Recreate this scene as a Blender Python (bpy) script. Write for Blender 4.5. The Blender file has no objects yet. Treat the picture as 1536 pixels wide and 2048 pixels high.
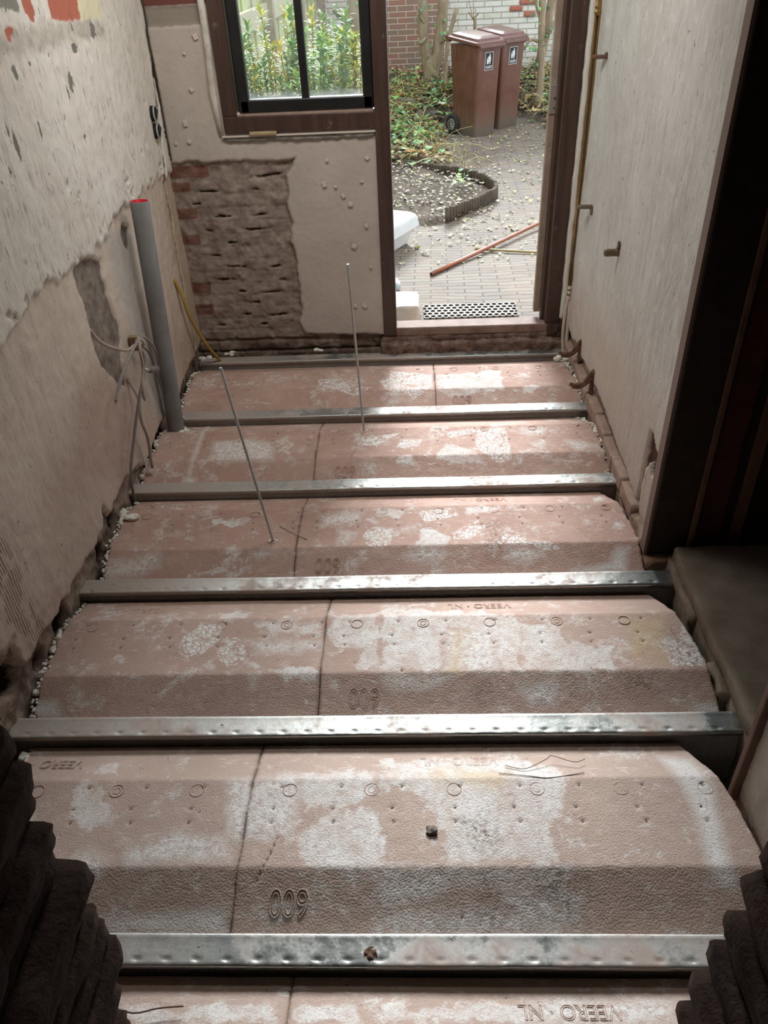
import bpy, math, random
import numpy as np
from mathutils import Vector, Matrix, Euler

SC = bpy.context.scene
COL = SC.collection
random.seed(7)

# ---------------- camera ----------------
cam_d = bpy.data.cameras.new('camera'); cam = bpy.data.objects.new('camera', cam_d); COL.objects.link(cam)
cam_d.sensor_fit = 'VERTICAL'; cam_d.sensor_height = 36.0; cam_d.lens = 27.30
cam_d.clip_start = 0.05; cam_d.clip_end = 200
_yaw, _pit, _rol = -0.05129456, 0.63230501, -0.05063222
_f = Vector((math.sin(_yaw)*math.cos(_pit), math.cos(_yaw)*math.cos(_pit), -math.sin(_pit)))
_r = Vector((math.cos(_yaw), -math.sin(_yaw), 0)); _u = _r.cross(_f)
_r2 = _r*math.cos(_rol) + _u*math.sin(_rol); _u2 = -_r*math.sin(_rol) + _u*math.cos(_rol)
cam.matrix_world = Matrix(((_r2.x, _u2.x, -_f.x, 0.0), (_r2.y, _u2.y, -_f.y, -0.82744517), (_r2.z, _u2.z, -_f.z, 1.75705973), (0, 0, 0, 1)))
SC.camera = cam

# ---------------- daylight and added room fill ----------------
W = bpy.data.worlds.new('overcast_sky'); SC.world = W; W.use_nodes = True
bg = W.node_tree.nodes['Background']; bg.inputs[0].default_value = (0.86, 0.93, 1.0, 1); bg.inputs[1].default_value = 1.7
sun_d = bpy.data.lights.new('sun', 'SUN'); sun = bpy.data.objects.new('sun', sun_d); COL.objects.link(sun)
sun_d.energy = 7.2; sun_d.angle = math.radians(20); sun_d.color = (0.93, 0.97, 1.0)
sun.location = (0, 8, 6); sun.rotation_euler = Vector((-0.02, -0.88, -0.475)).to_track_quat('-Z', 'Y').to_euler()

fill_d = bpy.data.lights.new('added_fill_light', 'AREA'); fill_light = bpy.data.objects.new('added_fill_light', fill_d); COL.objects.link(fill_light)  # added area light under the ceiling to brighten the room; no known lamp
fill_d.shape = 'RECTANGLE'; fill_d.size = 1.1; fill_d.size_y = .7; fill_d.energy = 27; fill_d.color = (1.0, .98, .95)
fill_light.location = (-.15, 2.05, 2.44); fill_light.rotation_euler = (math.radians(28), 0, 0)
SC.view_settings.view_transform = 'Standard'; SC.view_settings.look = 'None'
SC.view_settings.gamma = 1.0; SC.view_settings.use_curve_mapping = False
SC.view_settings.exposure = 0.12

# ---------------- mesh helpers ----------------
def link_mesh(name, V, F, mat=None, parent=None, smooth=False, attrs=None):
    me = bpy.data.meshes.new(name)
    V = np.asarray(V, dtype=np.float64).reshape(-1, 3)
    if isinstance(F, np.ndarray):
        n = len(F); me.vertices.add(len(V)); me.vertices.foreach_set('co', V.ravel())
        me.loops.add(n*F.shape[1]); me.loops.foreach_set('vertex_index', F.ravel().astype(np.int32))
        me.polygons.add(n); me.polygons.foreach_set('loop_start', np.arange(0, n*F.shape[1], F.shape[1], dtype=np.int32))
        me.update(calc_edges=True); me.validate()
    else:
        me.from_pydata(V.tolist(), [], [list(f) for f in F]); me.update()
    if attrs:
        for k, a in attrs.items():
            a = np.asarray(a, dtype=np.float32)
            if a.ndim == 1:
                at = me.attributes.new(k, 'FLOAT', 'POINT'); at.data.foreach_set('value', a)
            else:
                at = me.attributes.new(k, 'FLOAT_COLOR', 'POINT')
                if a.shape[1] == 3: a = np.concatenate([a, np.ones((len(a), 1), np.float32)], 1)
                at.data.foreach_set('color', a.ravel())
    if smooth: me.polygons.foreach_set('use_smooth', np.ones(len(me.polygons), dtype=bool))
    if mat: me.materials.append(mat)
    o = bpy.data.objects.new(name, me); COL.objects.link(o)
    if parent: adopt(o, parent)
    return o

def adopt(o, parent):
    o.parent = parent
    M = Matrix.Identity(4) if parent.parent else Matrix.Translation(parent.location)
    o.matrix_parent_inverse = M.inverted()

def tag(o, label, cat, group=None, kind=None):
    o['label'] = label; o['category'] = cat
    if group: o['group'] = group
    if kind: o['kind'] = kind
    return o

def thing(name, label, cat, loc=(0, 0, 0), group=None, kind=None):
    o = bpy.data.objects.new(name, None); COL.objects.link(o); o.location = loc; o.empty_display_size = .05
    return tag(o, label, cat, group, kind)

def struct(o, label=None):
    o['kind'] = 'structure'
    if label: o['label'] = label
    return o

class MB:
    def __init__(s): s.v = []; s.f = []; s.c = []; s.cur = (1, 1, 1)
    def add(s, V, F):
        n = len(s.v); s.v.extend([tuple(p) for p in V]); s.f.extend([tuple(i+n for i in f) for f in F]); s.c.extend([s.cur]*len(V))
    def box(s, lo, hi, M=None):
        x0, y0, z0 = lo; x1, y1, z1 = hi
        V = [(x0,y0,z0),(x1,y0,z0),(x1,y1,z0),(x0,y1,z0),(x0,y0,z1),(x1,y0,z1),(x1,y1,z1),(x0,y1,z1)]
        if M is not None: V = [tuple(M @ Vector(p)) for p in V]
        s.add(V, [(0,3,2,1),(4,5,6,7),(0,1,5,4),(1,2,6,5),(2,3,7,6),(3,0,4,7)]); return s
    def tube(s, path, r, seg=10, cap=True):
        P = [Vector(p) for p in path]; n = len(P)
        R = r if isinstance(r, (list, tuple)) else [r]*n
        T = [(P[min(i+1, n-1)]-P[max(i-1, 0)]).normalized() for i in range(n)]
        up = Vector((0, 0, 1)) if abs(T[0].z) < .9 else Vector((0, 1, 0))
        a = T[0].cross(up).normalized(); V = []
        for i in range(n):
            a = (a - T[i]*a.dot(T[i])).normalized(); b = T[i].cross(a)
            for k in range(seg):
                t = 2*math.pi*k/seg; V.append(tuple(P[i]+(a*math.cos(t)+b*math.sin(t))*R[i]))
        F = [(i*seg+k, i*seg+(k+1) % seg, (i+1)*seg+(k+1) % seg, (i+1)*seg+k) for i in range(n-1) for k in range(seg)]
        if cap: F += [tuple(range(seg-1, -1, -1)), tuple((n-1)*seg+k for k in range(seg))]
        s.add(V, F); return s
    def loft(s, rings, cap=True):
        m = len(rings[0]); V = [p for r in rings for p in r]
        F = [(i*m+k, i*m+(k+1) % m, (i+1)*m+(k+1) % m, (i+1)*m+k) for i in range(len(rings)-1) for k in range(m)]
        if cap: F += [tuple(range(m-1, -1, -1)), tuple((len(rings)-1)*m+k for k in range(m))]
        s.add(V, F); return s
    def torus(s, c, R, r, M=None, seg=20, rs=6):
        V = []
        for i in range(seg):
            t = 2*math.pi*i/seg
            for k in range(rs):
                u = 2*math.pi*k/rs; p = Vector(((R+r*math.cos(u))*math.cos(t), (R+r*math.cos(u))*math.sin(t), r*math.sin(u)))
                if M is not None: p = M @ p
                V.append(tuple(p+Vector(c)))
        F = [(i*rs+k, ((i+1) % seg)*rs+k, ((i+1) % seg)*rs+(k+1) % rs, i*rs+(k+1) % rs) for i in range(seg) for k in range(rs)]
        s.add(V, F); return s
    def rough(s, lo, hi, n=(6, 6, 6), amp=.004, rnd=.5, fs=25., seed=0, M=None):
        V, F = rough_box(lo, hi, n, amp, rnd, fs, seed)
        if M is not None: V = [tuple(M @ Vector(p)) for p in V]
        s.add(V, F); return s
    def build(s, name, mat, parent=None, smooth=False, bevel=0, col=False, seg=2):
        at = {'col': np.array(s.c, dtype=np.float32)} if col else None
        o = link_mesh(name, s.v, s.f, mat, parent, smooth, at)
        if bevel:
            m = o.modifiers.new('b', 'BEVEL'); m.width = bevel; m.segments = seg; m.limit_method = 'ANGLE'; m.angle_limit = .7
        return o

def h2(ix, iy, seed):
    h = (ix.astype(np.int64)*374761393 + iy.astype(np.int64)*668265263 + seed*1274126177) & 0xffffffff
    h = ((h ^ (h >> 13))*1274126177) & 0xffffffff
    return ((h ^ (h >> 16)) & 0xffff)/65535.0
def vnoise(x, y, seed=0):
    ix = np.floor(x); iy = np.floor(y); fx = x-ix; fy = y-iy
    fx = fx*fx*(3-2*fx); fy = fy*fy*(3-2*fy)
    a = h2(ix, iy, seed); b = h2(ix+1, iy, seed); c = h2(ix, iy+1, seed); d = h2(ix+1, iy+1, seed)
    return (a*(1-fx)+b*fx)*(1-fy)+(c*(1-fx)+d*fx)*fy
def fbm(x, y, scale=1., seed=0, octv=4, rough=.5):
    x = np.asarray(x, float); y = np.asarray(y, float); s = 0; a = 1; t = 0
    for i in range(octv):
        s = s+a*vnoise(x*scale+17.3*i, y*scale-9.1*i, seed+i*7); t += a; a *= rough; scale *= 2.03
    return s/t            # 0..1
def rough_box(lo, hi, n, amp, rnd, fs, seed):
    lo = np.array(lo, float); hi = np.array(hi, float); c = (lo+hi)/2; hs = (hi-lo)/2
    idx = {}; V = []; F = []
    nx, ny, nz = n
    def vid(i, j, k):
        if (i, j, k) not in idx: idx[(i, j, k)] = len(V); V.append((2*i/nx-1, 2*j/ny-1, 2*k/nz-1))
        return idx[(i, j, k)]
    for i in range(nx):
        for j in range(ny):
            F.append((vid(i,j,0), vid(i,j+1,0), vid(i+1,j+1,0), vid(i+1,j,0))); F.append((vid(i,j,nz), vid(i+1,j,nz), vid(i+1,j+1,nz), vid(i,j+1,nz)))
    for i in range(nx):
        for k in range(nz):
            F.append((vid(i,0,k), vid(i+1,0,k), vid(i+1,0,k+1), vid(i,0,k+1))); F.append((vid(i,ny,k), vid(i,ny,k+1), vid(i+1,ny,k+1), vid(i+1,ny,k)))
    for j in range(ny):
        for k in range(nz):
            F.append((vid(0,j,k), vid(0,j,k+1), vid(0,j+1,k+1), vid(0,j+1,k))); F.append((vid(nx,j,k), vid(nx,j+1,k), vid(nx,j+1,k+1), vid(nx,j,k+1)))
    P = np.array(V); pw_ = 2.6 if rnd >= .75 else 6.; L8 = (np.abs(P)**pw_).sum(1)**(1/pw_); S = P/np.maximum(L8, 1e-6)[:, None]
    P = P*(1-rnd)+S*rnd; Q = c+P*hs
    for a in range(3):
        u = Q[:, (a+1) % 3]+Q[:, a]*.7; w = Q[:, (a+2) % 3]-Q[:, a]*.6
        Q[:, a] += (fbm(u, w, fs, seed+a*31, 4, .6)-.5)*2*amp
    return Q.tolist(), F

def sd_poly(X, Y, poly):
    p = np.array(poly, float); n = len(p); d = np.full(X.shape, 1e9); ins = np.zeros(X.shape, bool)
    for i in range(n):
        a = p[i]; b = p[(i+1) % n]; e = b-a; w0 = X-a[0]; w1 = Y-a[1]
        t = np.clip((w0*e[0]+w1*e[1])/max(e@e, 1e-12), 0, 1)
        d = np.minimum(d, (w0-e[0]*t)**2+(w1-e[1]*t)**2)
        c = ((a[1] <= Y) & (b[1] > Y)) | ((b[1] <= Y) & (a[1] > Y))
        if e[1] != 0: ins ^= c & (X < a[0]+e[0]*(Y-a[1])/e[1])
    return np.where(ins, 1, -1)*np.sqrt(d)

def grid(u0, u1, v0, v1, step):
    nu = max(2, int(round((u1-u0)/step))+1); nv = max(2, int(round((v1-v0)/step))+1)
    U, Vv = np.meshgrid(np.linspace(u0, u1, nu), np.linspace(v0, v1, nv), indexing='ij')
    i, j = np.meshgrid(np.arange(nu-1), np.arange(nv-1), indexing='ij'); a = (i*nv+j).ravel()
    F = np.stack([a, a+nv, a+nv+1, a+1], 1)
    return U.ravel(), Vv.ravel(), F

# ---------------- material helper ----------------
class NM:
    def __init__(s, name, rough=.8, metal=0., spec=.3):
        s.m = bpy.data.materials.new(name); s.m.use_nodes = True; s.t = s.m.node_tree; s.b = s.t.nodes['Principled BSDF']
        s.b.inputs['Roughness'].default_value = rough; s.b.inputs['Metallic'].default_value = metal
        s.b.inputs['Specular IOR Level'].default_value = spec
        s.tc = s.t.nodes.new('ShaderNodeTexCoord').outputs['Object']; s.h = []
    def n(s, t): return s.t.nodes.new(t)
    def put(s, sock, v):
        if hasattr(v, 'is_linked'): s.t.links.new(v, sock)
        elif isinstance(v, (tuple, list)): sock.default_value = tuple(v)+((1,) if len(v) == 3 and len(sock.default_value) == 4 else ())
        else: sock.default_value = v
    def vec(s, scale):
        q = s.n('ShaderNodeMapping'); s.put(q.inputs[0], s.tc); q.inputs['Scale'].default_value = scale; return q.outputs[0]
    def noise(s, scale, det=4, ro=.55, v=None, dist=0):
        q = s.n('ShaderNodeTexNoise'); q.inputs['Scale'].default_value = scale; q.inputs['Detail'].default_value = det
        q.inputs['Roughness'].default_value = ro; q.inputs['Distortion'].default_value = dist; s.put(q.inputs['Vector'], v or s.tc); return q.outputs[0]
    def vor(s, scale, feat='F1', v=None, out=0):
        q = s.n('ShaderNodeTexVoronoi'); q.feature = feat; q.inputs['Scale'].default_value = scale; s.put(q.inputs['Vector'], v or s.tc); return q.outputs[out]
    def mr(s, v, a, b, c=0., d=1.):
        q = s.n('ShaderNodeMapRange'); s.put(q.inputs[0], v)
        for i, x in enumerate((a, b, c, d)): q.inputs[i+1].default_value = x
        return q.outputs[0]
    def ma(s, op, a, b=0.): 
        q = s.n('ShaderNodeMath'); q.operation = op; s.put(q.inputs[0], a); s.put(q.inputs[1], b); return q.outputs[0]
    def mix(s, f, a, b, mode='MIX'):
        q = s.n('ShaderNodeMix'); q.data_type = 'RGBA'; q.blend_type = mode; s.put(q.inputs[0], f); s.put(q.inputs[6], a); s.put(q.inputs[7], b); return q.outputs[2]
    def attr(s, name, o='Fac'):
        q = s.n('ShaderNodeAttribute'); q.attribute_name = name; return q.outputs[o]
    def edge(s, name, amp=.02, scale=40, w=.003, off=0.):
        """crisp ragged mask from a signed distance attribute (metres)"""
        nz = s.ma('MULTIPLY', s.ma('SUBTRACT', s.noise(scale, 5, .65), .5), amp*2)
        return s.mr(s.ma('ADD', s.attr(name), nz), -w+off, w+off)
    def col(s, c): s.put(s.b.inputs['Base Color'], c); return s
    def bump(s, h, strength=.5, dist=.01):
        q = s.n('ShaderNodeBump'); q.inputs['Strength'].default_value = strength; q.inputs['Distance'].default_value = dist
        s.put(q.inputs['Height'], h)
        if s.h: s.put(q.inputs['Normal'], s.h[-1])
        s.h.append(q.outputs[0]); s.put(s.b.inputs['Normal'], q.outputs[0]); return s
    def rough(s, r): s.put(s.b.inputs['Roughness'], r); return s

def simple(name, c1, c2=None, scale=12, rough=.7, metal=0., bump=.0, bscale=60, spec=.3, dist=.003):
    m = NM(name, rough, metal, spec)
    if c2: m.col(m.mix(m.mr(m.noise(scale, 5, .6), .35, .65), c1, c2))
    else: m.col(c1)
    if bump: m.bump(m.noise(bscale, 4, .6), bump, dist)
    return m.m

# text meshes
def text_mesh(body, size, extrude=0.001, bold=0.0):
    c = bpy.data.curves.new('t', 'FONT'); c.body = body; c.size = size; c.fill_mode = 'NONE' if extrude > .0008 else 'BOTH'; c.bevel_depth = extrude if extrude > .0008 else 0; c.bevel_resolution = 1; c.extrude = 0 if extrude > .0008 else extrude; c.align_x = 'CENTER'; c.align_y = 'CENTER'; c.offset = bold
    c.resolution_u = 6
    o = bpy.data.objects.new('t', c); COL.objects.link(o); bpy.context.view_layer.update()
    me = bpy.data.meshes.new_from_object(o.evaluated_get(bpy.context.evaluated_depsgraph_get()))
    bpy.data.objects.remove(o); bpy.data.curves.remove(c)
    P = np.zeros(len(me.vertices)*3); me.vertices.foreach_get('co', P); P = P.reshape(-1, 3)
    F = [tuple(p.vertices) for p in me.polygons]; bpy.data.meshes.remove(me); return P, F
TXT = {k: text_mesh(k, s, e, b) for k, s, e, b in (('600', .084, .0016, .0), ('VEERO · NL', .050, .0012, .0), ('KLIKO', .034, .0006, .0008))}

# ================= ROOM SHELL =================
XL, XR, YB = -1.135, 0.815, 3.05
LW = dict(
 upper=[(3.097,.928),(2.924,.936),(2.736,.939),(2.472,.948),(2.296,.946),(2.127,.956),(2.076,.929),(1.961,.942),(1.91,.914),(1.769,.931),(1.63,.935),(1.456,.931),(1.301,.93),(1.154,.918)],
 red=[[(1.851,1.70),(1.929,1.70),(1.943,1.626),(1.917,1.599),(1.869,1.637)],[(2.06,1.70),(2.33,1.70),(2.327,1.585),(2.134,1.591),(2.063,1.607)],[(1.70,1.60),(1.76,1.62),(1.75,1.585),(1.70,1.57)]],
 cream=[(2.33,1.72),(2.585,1.72),(2.542,1.575),(2.324,1.582)], green=[(1.70,1.72),(1.851,1.72),(1.821,1.64),(1.70,1.652)],
 roughb=[(1.60,1.609),(2.057,1.6),(2.37,1.586),(2.556,1.552),(2.507,1.513),(2.065,1.536),(1.60,1.538)],
 hole=[[(1.751,.909),(1.84,.913),(1.903,.897),(1.984,.86),(1.97,.802),(1.975,.703),(2.0,.602),(1.992,.547),(1.978,.529),(1.95,.50),(1.93,.38),(1.88,.40),(1.84,.45),(1.804,.494),(1.76,.544),(1.734,.612),(1.736,.692),(1.754,.788),(1.736,.856)],[(2.282,.901),(2.358,.873),(2.298,.801),(2.259,.825),(2.257,.87)]],
 white=[(2.343,.855),(2.442,.826),(2.396,.638),(2.327,.608),(2.266,.638),(2.263,.71),(2.276,.774)],
 blue=[(2.081,.918),(2.311,.865),(2.257,.653),(2.266,.4),(2.276,.12),(2.27,.051),(2.15,.146),(2.133,.552),(2.078,.719)],
 redp=[(1.526,.631),(1.76,.544),(1.854,.445),(1.903,.321),(1.785,.129),(1.669,.106),(1.302,.353)],
 comb=[(.60,.52),(.837,.518),(.835,.448),(.843,.35),(.843,.261),(.848,.134),(.802,.105),(.745,.164),(.726,.264),(.66,.3),(.60,.35)],
 edge=[(3.2,.06),(2.8,.05),(2.483,.03),(2.27,.051),(2.16,.041),(1.996,.017),(1.673,.09),(1.629,.082),(1.568,.073),(1.454,.08),(1.426,.144),(1.382,.071),(1.22,.077),(1.149,.077),(1.02,.082),(.904,.091),(.802,.105),(.722,.097),(.695,.126),(.696,.214),(.652,.217),(.618,.242),(.3,.24),(-.3,.2)])
LCH = [(1.807,1.509),(2.042,1.398),(2.085,1.42),(1.959,1.342),(2.089,1.257),(1.556,1.331),(1.474,1.276),(1.532,1.371),(2.197,1.51),(1.969,1.631),(1.681,1.501),(1.74,1.344),(1.957,1.518),(2.222,1.573),(2.414,1.55)]
def umax(*a):
    r = a[0]
    for x in a[1:]: r = np.maximum(r, x)
    return r
# ---- left wall
U, V, F = grid(-.2, 3.08, -.42, 1.80, .009)
up = sd_poly(U, V, LW['upper']+[(-1, .92), (-1, 3), (4, 3), (4, .93)])
up = up+(fbm(U, V, 22, 3)-.5)*.04+(fbm(U, V, 6, 33)-.5)*.07; up = np.minimum(up, .5*(.70-fbm(U, V, 20, 61, 5, .6))+.25*np.clip(up-.03, 0, 1))
lo = sd_poly(U, V, LW['edge']+[(-1, .2), (-1, 3), (4, 3), (4, .06)])+(fbm(U, V, 30, 9)-.5)*.04+(fbm(U*.4, V, 12, 19)-.5)*.05
crx = np.interp(V, [-.1, .08, .2, .3, .4, .55, .72, .86, .95, 1.8], [2.95, 2.93, 2.93, 2.91, 2.93, 2.95, 2.96, 2.95, 2.96, 3.2])+(fbm(V, V*0, 12, 8)-.5)*.03; lcr = .022*fbm(V, V*0, 18, 5)-np.abs(U-crx)
hole = umax(*[sd_poly(U, V, p) for p in LW['hole']])+(fbm(U, V, 30, 5)-.5)*.02
redm = umax(*[sd_poly(U, V, p) for p in LW['red']])
rb = sd_poly(U, V, LW['roughb']); comb = sd_poly(U, V, LW['comb'])
voids = umax(*[rr-np.hypot((U-a)/1., (V-b)*s) for a, b, rr, s in ((1.53,.03,.035,.6),(.98,.03,.05,.8),(1.36,-.02,.03,.7),(.64,.12,.045,1.),(1.99,-.06,.04,.8),(.80,.03,.03,.7),(2.2,-.03,.04,.8))])
chips = umax(*[np.where(True, (.007+.004*(i % 3)+.006*(i in (5, 8)))-np.hypot((U-a)*(1.8 if i % 2 else .8), (V-b)*(.5 if i % 4 else 1.3)), 0) for i, (a, b) in enumerate(LCH)])
st = lambda d, w=.006: np.clip(d/w*.5+.5, 0, 1)
h = .013*st(up)-.016*st(hole, .01)-.004*st(redm)-(.028*(1-st(lo, .012)))-.05*st(voids, .01)-.002*st(chips)
h += (fbm(U, V, 3, 11)-.5)*.012*(.3+st(lo, .03))+(fbm(U, V, 40, 12)-.5)*.006*(1+2*st(hole)+2.5*(1-st(lo))+2*st(rb))
h += (fbm(U*1.0, V*.22, 26, 44)-.5)*.004
h -= .012*st(lcr, .004)
wl = NM('left_wall_plaster', .9)
n1 = wl.noise(2.2, 5, .6); n2 = wl.noise(14, 6, .65); nst = wl.noise(1, 5, .6, wl.vec((1, 26, 5))); nst2 = wl.noise(1, 4, .6, wl.vec((1, 90, 14)))
base = wl.mix(wl.mr(n1, .35, .65), (.58, .475, .395), (.45, .35, .29)); base = wl.mix(wl.mr(n2, .42, .75, 0, .5), base, (.64, .56, .48)); base = wl.mix(wl.mr(wl.noise(7, 6, .72), .5, .66, 0, .55), base, (.40, .315, .25)); base = wl.mix(wl.mr(wl.noise(4, 4, .6), .56, .7, 0, .5), base, (.50, .34, .28))
base = wl.mix(wl.ma('MULTIPLY', wl.edge('mid', .25, 3.5, .12), .75), base, wl.mix(wl.mr(n2, .4, .7), (.66, .58, .49), (.58, .49, .41))); base = wl.mix(wl.ma('MULTIPLY', wl.edge('cnr', .05, 9, .03), .55), base, (.40, .31, .20))
wv = wl.n('ShaderNodeTexWave'); wv.bands_direction = 'Y'; wv.inputs['Scale'].default_value = 26; wv.inputs['Distortion'].default_value = 1.5; wv.inputs['Detail Scale'].default_value = .4; wl.put(wv.inputs[0], wl.tc)
base = wl.mix(wl.ma('MULTIPLY', wl.edge('redp', .08, 6, .05), .5), base, (.40, .26, .22))
base = wl.mix(wl.ma('MULTIPLY', wl.edge('blue', .05, 10, .03), .75), base, (.46, .455, .43))
base = wl.mix(wl.edge('white', .012, 30), base, (.66, .61, .53))
base = wl.mix(wl.ma('MULTIPLY', wl.edge('comb', .05, 14, .004), wl.ma('MULTIPLY', wl.mr(wv.outputs[1], .35, .6, .9, 0), wl.mr(wl.noise(12, 4), .42, .5))), base, (.20, .135, .10))
upc = wl.mix(wl.mr(n1, .3, .7), (.78, .745, .665), (.66, .61, .535)); upc = wl.mix(wl.mr(nst, .52, .72, 0, .55), upc, (.48, .42, .365)); upc = wl.mix(wl.mr(wl.noise(5, 5, .7), .5, .7, 0, .6), upc, (.74, .71, .65))
c = wl.mix(wl.edge('up', .006, 60), base, upc)
c = wl.mix(wl.ma('MULTIPLY', wl.edge('rb', .04, 18, .015), .65), c, (.42, .37, .31))
um_ = wl.mr(wl.edge('up', .006, 60), 0, 1, .25, 1.); c = wl.mix(wl.ma('MULTIPLY', um_, wl.mr(nst2, .60, .665, 0, .75)), c, (.25, .21, .18)); c = wl.mix(wl.edge('lcr', .004, 60), c, (.13, .085, .04)); c = wl.mix(wl.ma('MULTIPLY', um_, wl.mr(wl.noise(1, 6, .75, wl.vec((1, 44, 13))), .60, .66, 0, .55)), c, (.34, .295, .25)); c = wl.mix(wl.ma('MULTIPLY', um_, wl.mr(wl.noise(1, 6, .75, wl.vec((3, 34, 10)), 1.2), .60, .63, 0, .5)), c, (.78, .75, .69)); c = wl.mix(wl.mr(wl.noise(48, 3, .6), .685, .71, 0, .7), c, (.16, .13, .11))
c = wl.mix(wl.edge('chips', .016, 60, .002), c, (.20, .19, .165))
c = wl.mix(wl.edge('cream', .02, 24), c, (.72, .67, .46)); c = wl.mix(wl.edge('green', .03, 24), c, (.25, .25, .20)); c = wl.mix(wl.edge('redm', .018, 30), c, (.46, .15, .095))
hc = wl.mix(wl.mr(n2, .4, .6), (.19, .155, .13), (.30, .25, .205)); c = wl.mix(wl.edge('hole', .006, 50), c, hc)
raw = wl.mix(wl.mr(n2, .42, .58), (.17, .12, .095), (.36, .28, .225)); c = wl.mix(wl.edge('lo', .008, 50), raw, c)
c = wl.mix(wl.edge('voids', .01, 40), c, (.02, .015, .012))
wl.col(c); wl.bump(wl.noise(1, 5, .65, wl.vec((30, 60, 16))), .5, .006); wl.bump(wl.noise(160, 3, .6), .35, .002)
at = dict(mid=V-.50, cnr=np.minimum(U-2.90, .95-V), lcr=lcr, up=up, lo=lo, hole=hole, redm=redm, rb=rb, comb=comb, voids=voids, chips=chips, cream=sd_poly(U, V, LW['cream']), green=sd_poly(U, V, LW['green']), white=sd_poly(U, V, LW['white']), blue=sd_poly(U, V, LW['blue']), redp=sd_poly(U, V, LW['redp']))
wall_left = struct(link_mesh('wall_left', np.stack([XL+h, U, V], 1), F, wl.m, None, True, at), 'scraped plaster left wall with peeling layers')
plain = simple('plain_plaster', (.62, .58, .52), (.52, .48, .42), 4, .9, bump=.3)
mbx = MB(); mbx.box((XL-.12, -.2, 1.79), (XL, 3.3, 2.6)); mbx.build('upper_masonry', plain, wall_left)
mbx = MB(); mbx.box((XL-.16, -.2, -.55), (XL-.075, 3.3, 1.79)); mbx.build('masonry', simple('dark_masonry', (.16, .12, .10), (.25, .2, .17), 9, .95, bump=.6), wall_left)

# ---- back wall (openings: window x -.84..-.15 z>1.08, door x -.15..0.76 z>.06)
BP = [(-1.30,.966),(-1.109,.966),(-.925,.963),(-.739,.958),(-.61,.952),(-.529,.965),(-.548,.923),(-.581,.89),(-.579,.842),(-.592,.73),(-.576,.672),(-.59,.584),(-.575,.508),(-.576,.399),(-.575,.294),(-.578,.229),(-.593,.162),(-.567,.093),(-.152,.079),(-.1,.075),(-.1,-.4),(-1.30,-.4)]
RB = [(-1.20,.893,-.948,.948),(-1.20,.831,-1.048,.875),(-1.2,.703,-1.038,.752),(-1.2,.577,-1.046,.628),(-1.2,.334,-1.035,.385),(-1.2,.214,-1.039,.271)]
DS = [(-.971,.828),(-.735,.828),(-1.03,.767),(-.917,.711),(-.729,.712),(-.996,.642),(-.761,.645),(-.892,.581),(-.98,.518),(-.896,.461),(-.686,.454),(-.876,.333),(-.718,.326),(-.813,.269),(-.87,.21),(-.701,.201),(-1.018,.15),(-.781,.151),(-.69,.888),(-.632,.892),(-.66,.39),(-.95,.395)]
CH = [(-.381,.95),(-.195,.955),(-.404,.846),(-.35,.834),(-.317,.791),(-.285,.751),(-.226,.853),(-.215,.648),(-.281,.551),(-.203,.445),(-.293,.244),(-.245,.243),(-1.073,1.049),(-1.009,1.053),(-.905,1.464),(-.964,1.404),(-.96,1.264),(-1.013,1.13)]
U, V, F = grid(-1.2, -.13, -.42, 1.80, .007)
pt = sd_poly(U, V, BP)+(fbm(U, V, 25, 8)-.5)*.02
tb = sd_poly(U, V, [(-1.3, 1.503), (-.85, 1.508), (-.85, 1.578), (-1.3, 1.578)]); tbr = sd_poly(U, V, [(-1.3, 1.578), (-.7, 1.582), (-.7, 1.9), (-1.3, 1.9)])
row = V/.0625; fr = row-np.floor(row); cb = np.clip(np.minimum(fr, 1-fr)*6, 0, 1)          # 0 in the joint
bx = (U+.1*(np.floor(row) % 2))/.21; fb = bx-np.floor(bx); cb2 = np.clip(np.minimum(fb, 1-fb)*20, 0, 1)
inb = umax(*[np.minimum(np.minimum(U-a, c-U), np.minimum(V-b, d-V)) for a, b, c, d in RB])
dash = umax(*[.007-np.hypot((U-a)*(.14+.12*(i % 3)), (V-b-.012*(fbm(U, V*0+i, 14, 3)-.5))*1.5) for i, (a, b) in enumerate(DS)])+(fbm(U, V, 60, 66)-.5)*.010
low = .078-V
h = -.02*st(pt, .006)+st(pt)*(.026*(fbm(U, V, 22, 31, 5, .62)-.5)-.006*(1-cb)*fbm(U, V, 9, 4))-.02*st(dash, .004)+.003*st(inb, .003)
h += st(low, .01)*(-.010*(1-np.minimum(cb, cb2)))
h -= .012*st(tb)+.008*st(tbr); h += (fbm(U, V, 4, 77)-.5)*.006+(fbm(U, V, 50, 7)-.5)*.002
h -= .02*np.clip(((-1.103)-U)/.02, 0, 1)*st(V-.97, .02)          # open corner crack beside the left wall
wb = NM('back_wall_plaster', .9)
n1 = wb.noise(3, 5, .6); n2 = wb.noise(16, 6, .65)
pl = wb.mix(wb.mr(n1, .35, .65), (.50, .44, .385), (.43, .375, .325)); pl = wb.mix(wb.mr(n2, .55, .75, 0, .4), pl, (.36, .30, .25))
mo = wb.mix(wb.mr(n2, .36, .62), (.20, .152, .122), (.36, .295, .245)); mo = wb.mix(wb.mr(wb.noise(7, 5, .7), .45, .65, 0, .6), mo, (.22, .17, .14))
rbk = wb.mix(wb.mr(n2, .4, .6), (.15, .065, .045), (.22, .12, .09))
c = wb.mix(wb.edge('pt', .004, 60), pl, mo); c = wb.mix(wb.edge('inb', .003, 50), c, rbk); c = wb.mix(wb.ma('MULTIPLY', wb.edge('low', .01, 30), wb.mr(wb.noise(9, 3), .4, .55, .3, .85)), c, (.12, .075, .055))
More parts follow.
